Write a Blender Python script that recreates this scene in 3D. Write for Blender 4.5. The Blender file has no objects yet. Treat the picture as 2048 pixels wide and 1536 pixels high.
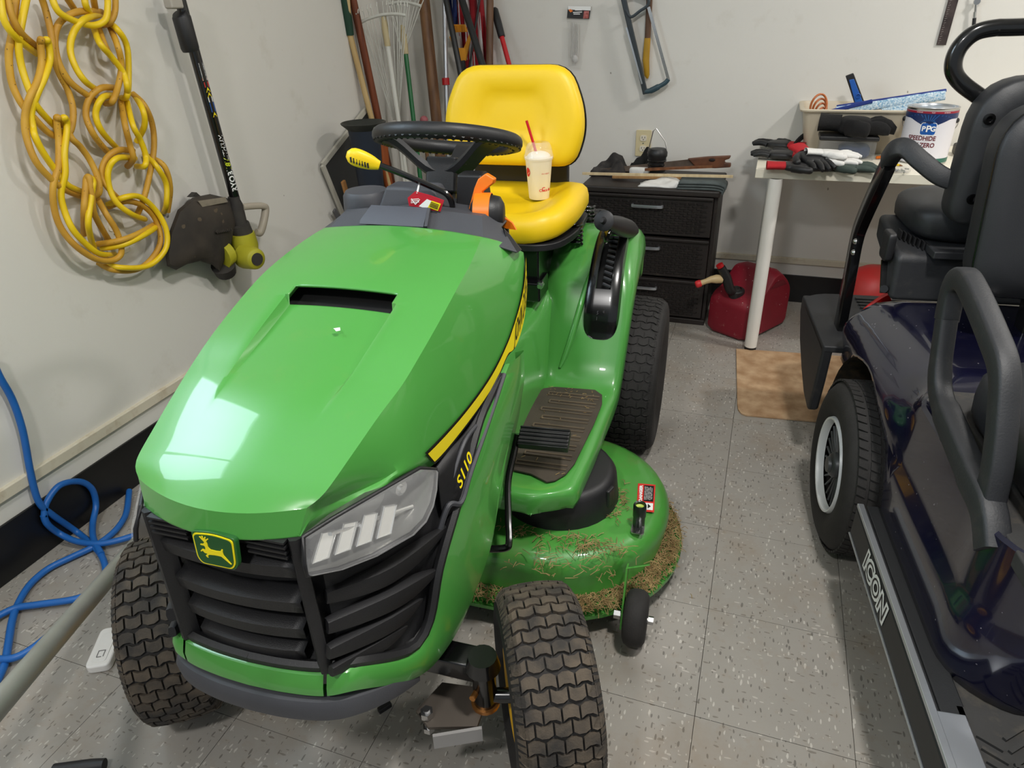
import bpy, bmesh, math, random
from mathutils import Vector, Matrix, Euler
random.seed(7)
S = bpy.context.scene
COL = S.collection
# ------------------------------------------------------------------ camera
CAM = Vector((-0.01787, -0.97838, 1.30142)); FPX = 1373.54
YAW, PITCH, ROLL = -0.353613, 0.502228, -0.034084
_F = Vector((math.sin(YAW)*math.cos(PITCH), math.cos(YAW)*math.cos(PITCH), -math.sin(PITCH)))
_R0 = Vector((math.cos(YAW), -math.sin(YAW), 0)); _U0 = _R0.cross(_F)
_R = math.cos(ROLL)*_R0 + math.sin(ROLL)*_U0
_U = -math.sin(ROLL)*_R0 + math.cos(ROLL)*_U0
cd = bpy.data.cameras.new('camera'); cam = bpy.data.objects.new('camera', cd); COL.objects.link(cam)
cd.sensor_width = 36; cd.lens = FPX/2048*36; cd.clip_start = .02
cam.matrix_world = Matrix(((_R.x, _U.x, -_F.x, CAM.x), (_R.y, _U.y, -_F.y, CAM.y), (_R.z, _U.z, -_F.z, CAM.z), (0, 0, 0, 1)))
S.camera = cam
# ------------------------------------------------------------------ world, lamps, exposure
w = bpy.data.worlds.new('world'); S.world = w; w.use_nodes = True
w.node_tree.nodes['Background'].inputs[0].default_value = (.86, .94, 1, 1)
w.node_tree.nodes['Background'].inputs[1].default_value = .5
def area(name, loc, target, size, power, col=(1, .96, .9), sy=None):
    l = bpy.data.lights.new(name, 'AREA'); l.energy = power; l.size = size; l.color = col
    if sy: l.shape = 'RECTANGLE'; l.size_y = sy
    o = bpy.data.objects.new(name, l); COL.objects.link(o); o.location = loc
    o.rotation_euler = (Vector(target)-Vector(loc)).to_track_quat('-Z', 'Y').to_euler(); return o
area('ceiling_lamp_light', (.35, -.2, 2.62), (.35, -.2, 0), .22, 44, (1, .97, .93))
area('ceiling_lamp_light', (-.55, -1.75, 2.62), (-.55, -1.75, 0), .22, 34, (1, .98, .96))
area('ceiling_lamp_light', (1.7, 1.35, 2.62), (1.7, 1.35, 0), .22, 38, (1, .97, .93))
S.view_settings.view_transform = 'Standard'; S.view_settings.look = 'None'
S.view_settings.exposure = -0.2; S.view_settings.gamma = 1; S.view_settings.use_curve_mapping = False

# ------------------------------------------------------------------ helpers
def ray(x, y): return ((x-1024)/FPX)*_R - ((y-768)/FPX)*_U + _F
def hit(x, y, p0, n):
    d = ray(x, y); n = Vector(n); return CAM + d*((Vector(p0)-CAM).dot(n)/d.dot(n))
def fl(x, y, z=0.0): return hit(x, y, (0, 0, z), (0, 0, 1))
def pY(x, y, Y): return hit(x, y, (0, Y, 0), (0, 1, 0))
def pX(x, y, X): return hit(x, y, (X, 0, 0), (1, 0, 0))
YB = 2.42; XL = -1.772
MO = Matrix.Translation((-.655, -.29, 0)) @ Matrix.Rotation(math.radians(3), 4, 'Z')
MI = MO.inverted(); C3 = MI @ CAM
CO = Matrix.Translation((.281, .417, 0)) @ Matrix.Rotation(math.radians(6.9), 4, 'Z'); CI = CO.inverted()
def lpick(inv, x, y, p0, n):
    c = inv @ CAM; d = inv.to_3x3() @ ray(x, y); n = Vector(n); return c + d*((Vector(p0)-c).dot(n)/d.dot(n))
def mX(x, y, X): return lpick(MI, x, y, (X, 0, 0), (1, 0, 0))
def mY(x, y, Y): return lpick(MI, x, y, (0, Y, 0), (0, 1, 0))
def mZ(x, y, Z): return lpick(MI, x, y, (0, 0, Z), (0, 0, 1))
def cX(x, y, X): return lpick(CI, x, y, (X, 0, 0), (1, 0, 0))
def cY(x, y, Y): return lpick(CI, x, y, (0, Y, 0), (0, 1, 0))
def cZ(x, y, Z): return lpick(CI, x, y, (0, 0, Z), (0, 0, 1))

def lin(c):
    r = [(v/255) for v in c]
    return tuple((v/12.92 if v <= .04045 else ((v+.055)/1.055)**2.4) for v in r) + (1,)
def M(name, rgb, rough=.5, metal=0, var=.12, vs=6, bump=0, bs=150, coat=0, rgb2=None, alpha=1, trans=0, spec=.5, emit=0):
    m = bpy.data.materials.new(name); m.use_nodes = True; nt = m.node_tree; N = nt.nodes; b = N['Principled BSDF']
    b.inputs['Roughness'].default_value = rough; b.inputs['Metallic'].default_value = metal
    b.inputs['Coat Weight'].default_value = coat; b.inputs['Coat Roughness'].default_value = .04
    b.inputs['Alpha'].default_value = alpha; b.inputs['Transmission Weight'].default_value = trans
    b.inputs['Specular IOR Level'].default_value = spec
    c = lin(rgb); c2 = lin(rgb2) if rgb2 else tuple(v*(1-var) for v in c[:3])+(1,)
    tc = N.new('ShaderNodeTexCoord'); no = N.new('ShaderNodeTexNoise'); no.inputs['Scale'].default_value = vs; no.inputs['Detail'].default_value = 5
    nt.links.new(tc.outputs['Object'], no.inputs['Vector'])
    rp = N.new('ShaderNodeValToRGB'); rp.color_ramp.elements[0].position = .35; rp.color_ramp.elements[1].position = .65
    rp.color_ramp.elements[0].color = c2; rp.color_ramp.elements[1].color = c
    nt.links.new(no.outputs['Fac'], rp.inputs['Fac']); nt.links.new(rp.outputs['Color'], b.inputs['Base Color'])
    if bump:
        n2 = N.new('ShaderNodeTexNoise'); n2.inputs['Scale'].default_value = bs; n2.inputs['Detail'].default_value = 3
        nt.links.new(tc.outputs['Object'], n2.inputs['Vector'])
        bp = N.new('ShaderNodeBump'); bp.inputs['Strength'].default_value = bump; bp.inputs['Distance'].default_value = .002
        nt.links.new(n2.outputs['Fac'], bp.inputs['Height']); nt.links.new(bp.outputs['Normal'], b.inputs['Normal'])
    if emit:
        b.inputs['Emission Color'].default_value = c; b.inputs['Emission Strength'].default_value = emit
    return m
def specks(m, rgb, scale, thr, stretch=(1, 1, 1), rot=0, rgb2=None, world=False, amount=1, big=0):
    """adds small chips of another colour over a material made by M"""
    nt = m.node_tree; N = nt.nodes; b = N['Principled BSDF']; src = b.inputs['Base Color'].links[0].from_socket
    tc = N.new('ShaderNodeTexCoord'); mp = N.new('ShaderNodeMapping'); mp.inputs['Scale'].default_value = stretch; mp.inputs['Rotation'].default_value = (0, 0, rot)
    if world:
        g = N.new('ShaderNodeNewGeometry'); nt.links.new(g.outputs['Position'], mp.inputs['Vector'])
    else: nt.links.new(tc.outputs['Object'], mp.inputs['Vector'])
    vo = N.new('ShaderNodeTexVoronoi'); vo.inputs['Scale'].default_value = scale
    nz = N.new('ShaderNodeTexNoise'); nz.inputs['Scale'].default_value = scale*.9
    nt.links.new(mp.outputs['Vector'], nz.inputs['Vector'])
    ad = N.new('ShaderNodeMixRGB'); ad.blend_type = 'ADD'; ad.inputs['Fac'].default_value = .35/scale*2
    nt.links.new(mp.outputs['Vector'], ad.inputs[1]); nt.links.new(nz.outputs['Color'], ad.inputs[2]); nt.links.new(ad.outputs[0], vo.inputs['Vector'])
    sep = N.new('ShaderNodeSeparateColor'); nt.links.new(vo.outputs['Color'], sep.inputs[0])
    mu = N.new('ShaderNodeMath'); mu.operation = 'MULTIPLY'; mu.inputs[1].default_value = thr; nt.links.new(sep.outputs[0], mu.inputs[0])
    lt = N.new('ShaderNodeMath'); lt.operation = 'LESS_THAN'; nt.links.new(vo.outputs['Distance'], lt.inputs[0]); nt.links.new(mu.outputs[0], lt.inputs[1])
    am = N.new('ShaderNodeMath'); am.operation = 'MULTIPLY'; am.inputs[1].default_value = amount; nt.links.new(lt.outputs[0], am.inputs[0])
    mx = N.new('ShaderNodeMixRGB'); nt.links.new(am.outputs[0], mx.inputs['Fac']); nt.links.new(src, mx.inputs[1])
    if rgb2:
        m2 = N.new('ShaderNodeMixRGB'); gt = N.new('ShaderNodeMath'); gt.operation = 'GREATER_THAN'; gt.inputs[1].default_value = .55
        nt.links.new(sep.outputs[1], gt.inputs[0]); nt.links.new(gt.outputs[0], m2.inputs['Fac'])
        m2.inputs[1].default_value = lin(rgb); m2.inputs[2].default_value = lin(rgb2); nt.links.new(m2.outputs[0], mx.inputs[2])
    else: mx.inputs[2].default_value = lin(rgb)
    nt.links.new(mx.outputs[0], b.inputs['Base Color']); return m
def dirt(m, rgb, scale, lo, hi, amount, world=True):
    """broad soft stains"""
    nt = m.node_tree; N = nt.nodes; b = N['Principled BSDF']; src = b.inputs['Base Color'].links[0].from_socket
    no = N.new('ShaderNodeTexNoise'); no.inputs['Scale'].default_value = scale; no.inputs['Detail'].default_value = 6; no.inputs['Roughness'].default_value = .65
    if world:
        g = N.new('ShaderNodeNewGeometry'); nt.links.new(g.outputs['Position'], no.inputs['Vector'])
    else:
        g = N.new('ShaderNodeTexCoord'); nt.links.new(g.outputs['Object'], no.inputs['Vector'])
    mr = N.new('ShaderNodeMapRange'); mr.inputs[1].default_value = lo; mr.inputs[2].default_value = hi; mr.inputs[4].default_value = amount
    nt.links.new(no.outputs['Fac'], mr.inputs[0])
    mx = N.new('ShaderNodeMixRGB'); nt.links.new(mr.outputs[0], mx.inputs['Fac']); nt.links.new(src, mx.inputs[1]); mx.inputs[2].default_value = lin(rgb)
    nt.links.new(mx.outputs[0], b.inputs['Base Color']); return m

def spline(pts, n=8, closed=False):
    P = [Vector(p) for p in pts]; L = len(P); out = []
    rng = range(L) if closed else range(L-1)
    for i in rng:
        if closed: a, b, c, d = P[(i-1) % L], P[i], P[(i+1) % L], P[(i+2) % L]
        else: a, b, c, d = P[max(i-1, 0)], P[i], P[i+1], P[min(i+2, L-1)]
        for k in range(n):
            t = k/n; out.append(.5*((2*b)+(c-a)*t+(2*a-5*b+4*c-d)*t*t+(3*b-a-3*c+d)*t**3))
    if not closed: out.append(P[-1].copy())
    return out
def frame(o, zdir, xdir=(1, 0, 0)):
    z = Vector(zdir).normalized(); x = Vector(xdir); x = (x-z*x.dot(z))
    if x.length < 1e-5: x = Vector((0, 1, 0))-z*z.y
    x.normalize(); y = z.cross(x); o = Vector(o)
    return Matrix(((x.x, y.x, z.x, o.x), (x.y, y.y, z.y, o.y), (x.z, y.z, z.z, o.z), (0, 0, 0, 1)))
class MB:
    def __init__(s): s.v = []; s.f = []; s.mi = []
    def add(s, v, f, mi=0, xf=None):
        o = len(s.v); s.v += [tuple((xf @ Vector(p)) if xf else p) for p in v]
        s.f += [[i+o for i in q] for q in f]; s.mi += [mi]*len(f); return s
    def box(s, c, d, mi=0, xf=None, taper=1):
        x, y, z = [k/2 for k in d]; cx, cy, cz = c
        v = [(cx+a*x*(taper if e > 0 else 1), cy+b*y*(taper if e > 0 else 1), cz+e*z) for e in (-1, 1) for b in (-1, 1) for a in (-1, 1)]
        return s.add(v, [(0, 2, 3, 1), (4, 5, 7, 6), (0, 1, 5, 4), (2, 6, 7, 3), (0, 4, 6, 2), (1, 3, 7, 5)], mi, xf)
    def bar(s, a, b, wd, th, mi=0, up=(0, 0, 1)):
        a = Vector(a); b = Vector(b); xf = frame((a+b)/2, b-a, up)
        return s.box((0, 0, 0), (wd, th, (b-a).length), mi, xf)
    def tube(s, pts, r, n=8, closed=False, caps=True, mi=0, sq=None, up=(0, 0, 1)):
        P = [Vector(p) for p in pts]; L = len(P); R = r if isinstance(r, (list, tuple)) else [r]*L
        t0 = (P[1]-P[0]).normalized(); u = Vector(up); u = u-t0*u.dot(t0)
        if u.length < 1e-4: u = Vector((1, 0, 0))-t0*t0.x
        u.normalize(); v = []; f = []
        for i in range(L):
            if closed: t = (P[(i+1) % L]-P[(i-1) % L])
            else: t = P[min(i+1, L-1)]-P[max(i-1, 0)]
            if t.length < 1e-9: t = t0
            t = t.normalized(); u = u-t*u.dot(t); u.normalize(); w2 = t.cross(u); t0 = t
            for k in range(n):
                a = 2*math.pi*k/n
                ca, sa = math.cos(a), math.sin(a)
                if sq:
                    e = sq[2] if len(sq) > 2 else .5
                    ca = math.copysign(abs(ca)**e, ca)*sq[0]; sa = math.copysign(abs(sa)**e, sa)*sq[1]
                v.append(P[i]+(u*ca+w2*sa)*R[i])
        for i in range(L if closed else L-1):
            for k in range(n):
                j = (i+1) % L; f.append((i*n+k, i*n+(k+1) % n, j*n+(k+1) % n, j*n+k))
        if caps and not closed: f.append(tuple(range(n))[::-1]); f.append(tuple((L-1)*n+k for k in range(n)))
        return s.add(v, f, mi)
    def cyl(s, a, b, r, n=16, mi=0, r2=None):
        return s.tube([a, b], [r, r if r2 is None else r2], n, mi=mi)
    def lathe(s, prof, n=24, mi=0, xf=None, a0=0, a1=2*math.pi, cap=False):
        full = abs(a1-a0-2*math.pi) < 1e-6; m = n if full else n+1; v = []; f = []
        for (r, z) in prof:
            for k in range(m):
                a = a0+(a1-a0)*k/n; v.append((r*math.cos(a), r*math.sin(a), z))
        for i in range(len(prof)-1):
            for k in range(n):
                j = (k+1) % m; f.append((i*m+k, i*m+j, (i+1)*m+j, (i+1)*m+k))
        if full and cap:
            if prof[0][0] > 1e-6: f.append(tuple(range(n))[::-1])
            if prof[-1][0] > 1e-6: f.append(tuple((len(prof)-1)*m+k for k in range(n)))
        return s.add(v, f, mi, xf)
    def grid(s, rows, mi=0, xf=None, skip=None, cu=False):
        n = len(rows[0]); v = [p for r in rows for p in r]; f = []
        for i in range(len(rows)-1):
            for k in range(n if cu else n-1):
                if skip and skip(i, k): continue
                j = (k+1) % n; f.append((i*n+k, i*n+j, (i+1)*n+j, (i+1)*n+k))
        return s.add(v, f, mi, xf)
    def prism(s, poly, h, mi=0, xf=None):
        n = len(poly); v = [(p[0], p[1], 0) for p in poly]+[(p[0], p[1], h) for p in poly]
        f = [tuple(range(n))[::-1], tuple(range(n, 2*n))]+[(i, (i+1) % n, n+(i+1) % n, n+i) for i in range(n)]
        return s.add(v, f, mi, xf)
    def prism3(s, poly, d, mi=0):
        d = Vector(d); n = len(poly); v = [Vector(p) for p in poly]+[Vector(p)+d for p in poly]
        f = [tuple(range(n))[::-1], tuple(range(n, 2*n))]+[(i, (i+1) % n, n+(i+1) % n, n+i) for i in range(n)]
        return s.add(v, f, mi)
    def ell(s, c, r, nu=16, nv=10, mi=0, xf=None):
        prof = []; v = []; f = []
        for j in range(nv+1):
            b = -math.pi/2+math.pi*j/nv
            for k in range(nu):
                a = 2*math.pi*k/nu; v.append((c[0]+r[0]*math.cos(b)*math.cos(a), c[1]+r[1]*math.cos(b)*math.sin(a), c[2]+r[2]*math.sin(b)))
        for j in range(nv):
            for k in range(nu): f.append((j*nu+k, j*nu+(k+1) % nu, (j+1)*nu+(k+1) % nu, (j+1)*nu+k))
        return s.add(v, f, mi, xf)
    def rbox(s, c, d, r, mi=0, xf=None, nu=10, e=.35):
        """soft superellipsoid box"""
        v = []; f = []; nU = 32; nV = 16
        sg = lambda x, p: math.copysign(abs(x)**p, x)
        for j in range(nV+1):
            b = -math.pi/2+math.pi*j/nV
            for k in range(nU):
                a = 2*math.pi*k/nU
                v.append((c[0]+d[0]/2*sg(math.cos(b), e)*sg(math.cos(a), e), c[1]+d[1]/2*sg(math.cos(b), e)*sg(math.sin(a), e), c[2]+d[2]/2*sg(math.sin(b), r)))
        for j in range(nV):
            for k in range(nU): f.append((j*nU+k, j*nU+(k+1) % nU, (j+1)*nU+(k+1) % nU, (j+1)*nU+k))
        return s.add(v, f, mi, xf)
    def mesh(s, name, mats, smooth=35, merge=1e-5):
        me = bpy.data.meshes.new(name); me.from_pydata([tuple(p) for p in s.v], [], s.f)
        for m in (mats if isinstance(mats, (list, tuple)) else [mats]): me.materials.append(m)
        me.polygons.foreach_set('material_index', s.mi)
        bm = bmesh.new(); bm.from_mesh(me); bmesh.ops.remove_doubles(bm, verts=bm.verts, dist=merge)
        bmesh.ops.recalc_face_normals(bm, faces=bm.faces); bm.to_mesh(me); bm.free()
        if smooth:
            me.polygons.foreach_set('use_smooth', [True]*len(me.polygons)); me.set_sharp_from_angle(angle=math.radians(smooth))
        return me
    def build(s, name, mats, parent=None, smooth=35, bevel=0, solid=0, off=-1, seg=2, sub=0, merge=1e-5):
        o = bpy.data.objects.new(name, s.mesh(name, mats, smooth, merge)); COL.objects.link(o)
        if parent: o.parent = parent
        if sub:
            k = o.modifiers.new('sub', 'SUBSURF'); k.levels = sub; k.render_levels = sub
        if solid:
            k = o.modifiers.new('solid', 'SOLIDIFY'); k.thickness = solid; k.offset = off
        if bevel:
            k = o.modifiers.new('bevel', 'BEVEL'); k.width = bevel; k.segments = seg; k.limit_method = 'ANGLE'; k.angle_limit = math.radians(40); k.harden_normals = True
        return o
def tag(o, label=None, cat=None, group=None, kind=None):
    if label: o['label'] = label
    if cat: o['category'] = cat
    if group: o['group'] = group
    if kind: o['kind'] = kind
    return o
def thing(name, label, cat, loc=(0, 0, 0), rz=0, group=None, mat=None):
    o = bpy.data.objects.new(name, None); COL.objects.link(o); o.empty_display_size = .05
    if mat is not None: o.matrix_world = mat
    else: o.location = loc; o.rotation_euler = (0, 0, rz)
    return tag(o, label, cat, group)
_tc = {}
def text2d(body, size, bold=0.0, shear=0.0, align='CENTER', space=1.0, ext=0.0):
    """text as 2-D mesh data (verts, faces), centred"""
    c = bpy.data.curves.new('t', 'FONT'); c.body = body; c.size = size; c.offset = bold; c.shear = shear; c.space_character = space
    c.align_x = align; c.align_y = 'CENTER'; c.resolution_u = 3
    o = bpy.data.objects.new('t', c); COL.objects.link(o)
    dg = bpy.context.evaluated_depsgraph_get(); dg.update()
    me = bpy.data.meshes.new_from_object(o.evaluated_get(dg)); v = [tuple(p.co) for p in me.vertices]; f = [tuple(p.vertices) for p in me.polygons]
    bpy.data.objects.remove(o); bpy.data.meshes.remove(me); bpy.data.curves.remove(c); return v, f
def put_text(mb, body, size, fn, mi=0, **k):
    v, f = text2d(body, size, **k); return mb.add([fn(p[0], p[1]) for p in v], f, mi)
def smooth01(t): t = max(0, min(1, t)); return t*t*(3-2*t)
def lerp(a, b, t): return a+(b-a)*t
def interp(tab, x):
    if x <= tab[0][0]: return tab[0][1]
    for (a, b), (c, d) in zip(tab, tab[1:]):
        if x <= c: return b+(d-b)*(x-a)/(c-a)
    return tab[-1][1]
def rpoly(pts, r, n=4):
    """round the corners of a 2-D polygon"""
    out = []; L = len(pts)
    for i in range(L):
        a, b, c = Vector(pts[i-1]), Vector(pts[i]), Vector(pts[(i+1) % L]); rr = r[i] if isinstance(r, (list, tuple)) else r
        d1 = (a-b); d2 = (c-b); k = min(rr, d1.length*.48, d2.length*.48); p = b+d1.normalized()*k; q = b+d2.normalized()*k
        for j in range(n+1):
            t = j/n; out.append(tuple(p*(1-t)**2+b*2*t*(1-t)+q*t*t))
    return out

# ------------------------------------------------------------------ materials
green = M('green_paint', (76, 152, 66), .3, var=.05, vs=3, coat=.6, bump=.03, bs=60)
dirt(green, (120, 150, 70), 14, .60, .85, .25, world=False)
green_deck = M('dusty_green_paint', (72, 146, 58), .38, var=.1, vs=5, coat=.35)
dirt(green_deck, (112, 108, 70), 15, .52, .80, .42, world=False)
yellow = M('yellow_vinyl', (240, 200, 18), .42, var=.03, bump=.08, bs=500)
stripe_y = M('yellow_decal', (246, 224, 22), .35, var=.02)
blackp = M('black_plastic', (30, 30, 32), .45, var=.15, bump=.15, bs=600)
blackg = M('gloss_black', (12, 12, 13), .22, var=.1, coat=.3)
greyp = M('charcoal_plastic', (66, 67, 72), .55, var=.1, bump=.1, bs=500)
grillem = M('grille_plastic', (27, 27, 29), .5, var=.08, bump=.2, bs=700)
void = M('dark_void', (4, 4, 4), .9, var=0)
rubber = M('tire_rubber', (38, 36, 35), .8, var=.25, vs=30, bump=.3, bs=250)
tread_m = M('dusty_tread', (88, 78, 66), .85, rgb2=(48, 45, 42), vs=22, bump=.4, bs=300)
orange = M('orange_plastic', (238, 120, 16), .4, var=.04)
redp = M('red_plastic', (190, 20, 28), .4, var=.08)
white_m = M('white_paint', (232, 230, 224), .45, var=.04)
steel = M('zinc_steel', (190, 190, 190), .28, metal=1, var=.1)
chromeless = M('reflector', (235, 235, 232), .15, metal=.8, var=.03)
lens_m = M('clear_lens', (255, 255, 255), .03, var=0, trans=0, alpha=.13)
lens_m.node_tree.nodes['Principled BSDF'].inputs['IOR'].default_value = 1.25
cream = M('cream_plastic', (236, 224, 190), .4, var=.03)
wood = M('wood', (150, 102, 58), .6, rgb2=(110, 70, 38), vs=22)
def woodm(name, a, b, sc=(40, 40, 3)):
    m = M(name, a, .55, rgb2=b, vs=1); nt = m.node_tree
    no = [n for n in nt.nodes if n.type == 'TEX_NOISE'][0]; mp = nt.nodes.new('ShaderNodeMapping'); mp.inputs['Scale'].default_value = sc
    tc = [n for n in nt.nodes if n.type == 'TEX_COORD'][0]; nt.links.new(tc.outputs['Object'], mp.inputs[0]); nt.links.new(mp.outputs[0], no.inputs['Vector']); return m
decal_red = M('red_decal', (214, 48, 40), .5, var=.02)
decal_blk = M('black_decal', (10, 10, 10), .5, var=.02)
decal_wht = M('white_decal', (240, 240, 238), .5, var=.02)

# ------------------------------------------------------------------ setting
tilem = M('floor_tile', (154, 150, 143), .32, var=.07, vs=5, bump=.05, bs=40)
specks(tilem, (70, 66, 62), 150, .36, (1, .34, 1), .5, rgb2=(204, 200, 192), amount=.6, world=True)
specks(tilem, (92, 84, 74), 115, .28, (.33, 1, 1), 1.1, rgb2=(196, 190, 182), amount=.55, world=True)
dirt(tilem, (132, 108, 78), 2.6, .50, .78, .55)
dirt(tilem, (140, 118, 90), 26, .55, .75, .3)
grout = M('floor_joint', (92, 78, 62), .8)
floor = MB().box((.2, 1.2, -.06), (9, 9.6, .1)).build('floor', grout); tag(floor, kind='structure')
# tiles differ only by orientation of the chips: two meshes shared by all
T = .3048
tx, ty = 0.0, 0.0
tm = []
for k in range(4):
    h = T/2-.0006; mb = MB(); mb.box((0, 0, -.005), (2*h, 2*h, .01))
    me = mb.mesh('tile', tilem, smooth=0); tm.append(me)
for i in range(-6, 8):
    for j in range(-4, 8):
        x = tx+T*(i+.5); y = ty+T*(j+.5)
        if x+T/2 < XL or y-T/2 > YB: continue
        o = bpy.data.objects.new('floor_tile', tm[0]); COL.objects.link(o); o.location = (x, y, random.uniform(-.0004, 0)); o.parent = floor
        o.rotation_euler = (0, 0, random.choice((0, 1, 2, 3))*math.pi/2)
wallm = M('wall_paint', (222, 219, 212), .62, var=.025, vs=2, bump=.12, bs=90)
dirt(wallm, (188, 180, 164), 7, .60, .80, .35)
specks(wallm, (120, 112, 100), 9, .045, (1, 1, .6), 0, world=True, amount=.7)
def wallpiece(name, c, d, m=None): return tag(MB().box(c, d).build(name, m or wallm), kind='structure')
wallpiece('wall_left', (XL-.06, .2, 1.35), (.12, 4.6, 2.7))
wallpiece('wall_back', (.4, YB+.06, 1.35), (4.6, .12, 2.7))
wallpiece('wall_right', (2.66, .2, 1.35), (.12, 4.6, 2.7))
wallpiece('ceiling', (.4, .2, 2.76), (4.8, 4.8, .12), M('ceiling_paint', (225, 224, 220), .8, var=.02))
basem = M('black_vinyl', (16, 16, 18), .35, var=.3, bump=.1, bs=40); dirt(basem, (60, 54, 46), 9, .6, .8, .3)
trimm = M('painted_trim', (214, 206, 186), .6, var=.06, vs=8); dirt(trimm, (158, 132, 92), 16, .5, .75, .6)
tag(MB().box((XL+.004, .2, .0775), (.008, 4.4, .155)).build('baseboard_left', basem, bevel=.002), kind='structure')
tag(MB().box((.4, YB-.004, .0675), (4.3, .008, .135)).build('baseboard_back', basem, bevel=.002), kind='structure')
tag(MB().box((XL+.006, .2, .232), (.016, 4.4, .034)).build('trim_1', trimm, bevel=.004), kind='structure')
tag(MB().box((.4, YB-.006, .205), (4.3, .014, .03)).build('trim_2', trimm, bevel=.004), kind='structure')
# ceiling lamps that give the light
lampw = M('lamp_diffuser', (255, 246, 230), .5, var=0, emit=4)
for i, (x, y) in enumerate(((.35, -.2), (1.7, 1.35), (-.55, -1.75))):
    t = thing('ceiling_lamp', ['round white ceiling lamp above the golf cart front', 'round white ceiling lamp above the far end of the table', 'round white ceiling lamp in front of the mower'][i], 'lamp', (x, y, 2.7))
    MB().lathe([(.15, 0), (.15, -.03), (.13, -.04)], 24).build('lamp_base', white_m, t)
    MB().lathe([(.125, -.03), (.12, -.055), (.0, -.06)], 24).build('lamp_shade', lampw, t)
# daylight window high on the left wall, beside the camera
wt = MB(); y0, y1, z0, z1 = -.70, .16, 1.50, 2.30
for (c, d) in (((XL+.01, (y0+y1)/2, z0), (.05, y1-y0+.12, .06)), ((XL+.01, (y0+y1)/2, z1), (.05, y1-y0+.12, .06)), ((XL+.01, y0, (z0+z1)/2), (.05, .06, z1-z0)), ((XL+.01, y1, (z0+z1)/2), (.05, .06, z1-z0)), ((XL+.012, (y0+y1)/2, (z0+z1)/2), (.04, .035, z1-z0))): wt.box(c, d)
wn = tag(wt.build('window_1', white_m, bevel=.004), kind='structure')
MB().box((XL+.004, (y0+y1)/2, (z0+z1)/2), (.006, y1-y0, z1-z0)).build('window_pane', M('daylit_pane', (215, 238, 255), .2, var=0, emit=12), wn)

# ================================================================== LAWN MOWER
mower = thing('lawn_mower', 'green riding lawn mower with yellow seat and black steering wheel on the tiled floor', 'lawn mower', mat=MO)
# --- hood: lofted from stations (crease point, shoulder, lower edge), mirrored
def tp(p): return Vector(p)
st = []   # rows: centre top, crease, shoulder, lower edge
st.append((Vector((0, -.168, .700)), Vector((.122, -.142, .703)), Vector((.1225, -.1415, .7031)), Vector((.123, -.141, .7032))))
st.append((Vector((0, -.160, .738)), Vector((.133, -.128, .742)), Vector((.1335, -.1265, .730)), Vector((.128, -.132, .704))))
hs = [((.150, -.108, .755), (690, 995, .150), (672, 1026, .146)), ((.161, -.05, .776), (760, 962, .176), (745, 988, .176)), ((.172, .02, .800), (800, 936, .192), (800, 957, .193)),
      ((.182, .08, .818), (843, 906, .204), (866, 930, .207)), ((.187, .14, .838), (921, 824, .219), (932, 852, .221)),
      ((.190, .22, .862), (977, 747, .229), (985, 775, .231)), ((.190, .30, .884), (1012, 677, .234), (1012, 716, .236)),
      ((.186, .38, .899), (1033, 613, .236), (1031, 692, .238)), ((.178, .45, .910), (1044, 560, .237), (1046, 640, .239)), ((.170, .50, .916), (1047, 505, .232), (1052, 575, .239))]
for c, e, l in hs:
    c = Vector(c); st.append((Vector((0, c.y, c.z+.012)), c, mX(*e[:2], e[2]), mX(*l[:2], l[2])))
K = len(st)-1
cols = [[st[0][i].lerp(st[1][i], t/40) for t in range(40)]+spline([r[i] for r in st[1:]], 40) for i in range(4)]
def stat(i, k): # k in 0..K
    j = min(int(round(k*40)), len(cols[i])-1); return cols[i][j]
ks = [0, .05, .25, .5, .75, .93, 1, 1.06, 1.25, 1.5, 1.75] + [2+i*.125 for i in range(int((K-2)*8)+1)]
slot_k0, slot_k1 = 7.22, 7.55
ks = sorted(set(ks+[slot_k0-.03, slot_k0, slot_k1, slot_k1+.06]))
fr = [0, .12, .24, .36, .46, .515, .53, .55, .58, .66, .76, .86, .95, 1.0]
rows = []
for k in ks:
    c0, cr, sh, lo = [stat(i, k) for i in range(4)]; half = []
    for f_ in fr:
        x = cr.x*f_; p = Vector((x, lerp(c0.y, cr.y, f_*f_), c0.z+(cr.z-c0.z)*f_*f_))
        if k > 2.2:
            a = smooth01((k-3.2)/(slot_k0-3.2)) if k <= slot_k0+.01 else 0
            p.z -= .018*a*(1-smooth01((f_-.515)/.045))
        half.append(p)
    for t in (.06, .15, .35, .6, .85, 1.0):
        p = cr.lerp(sh, t); b = math.sin(math.pi*t)*.005*min(1, max(0, (k-1.5)/3)); nrm = Vector((.6, 0, .8)); half.append(p+nrm*b)
    for t in (.3, 1.0): half.append(sh.lerp(lo, t)+Vector((.002*(1-t), 0, 0)))
    rows.append([Vector((-p.x, p.y, p.z)) for p in half[:0:-1]]+half)
nH = len(rows[0]); mid = nH//2
i_s = [i for i, k in enumerate(ks) if abs(k-(slot_k0)) < .02 or abs(k-(slot_k0-.03)) < .001]
islot = max(i for i, k in enumerate(ks) if k <= slot_k0+.001)
mb = MB(); mb.grid(rows, skip=lambda i, k: ks[i] >= slot_k0-.001 and ks[i+1] <= slot_k1+.001 and abs(k+.5-mid) < 5.2)
hood = mb.build('hood', green, mower, smooth=28, solid=.004)
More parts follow.
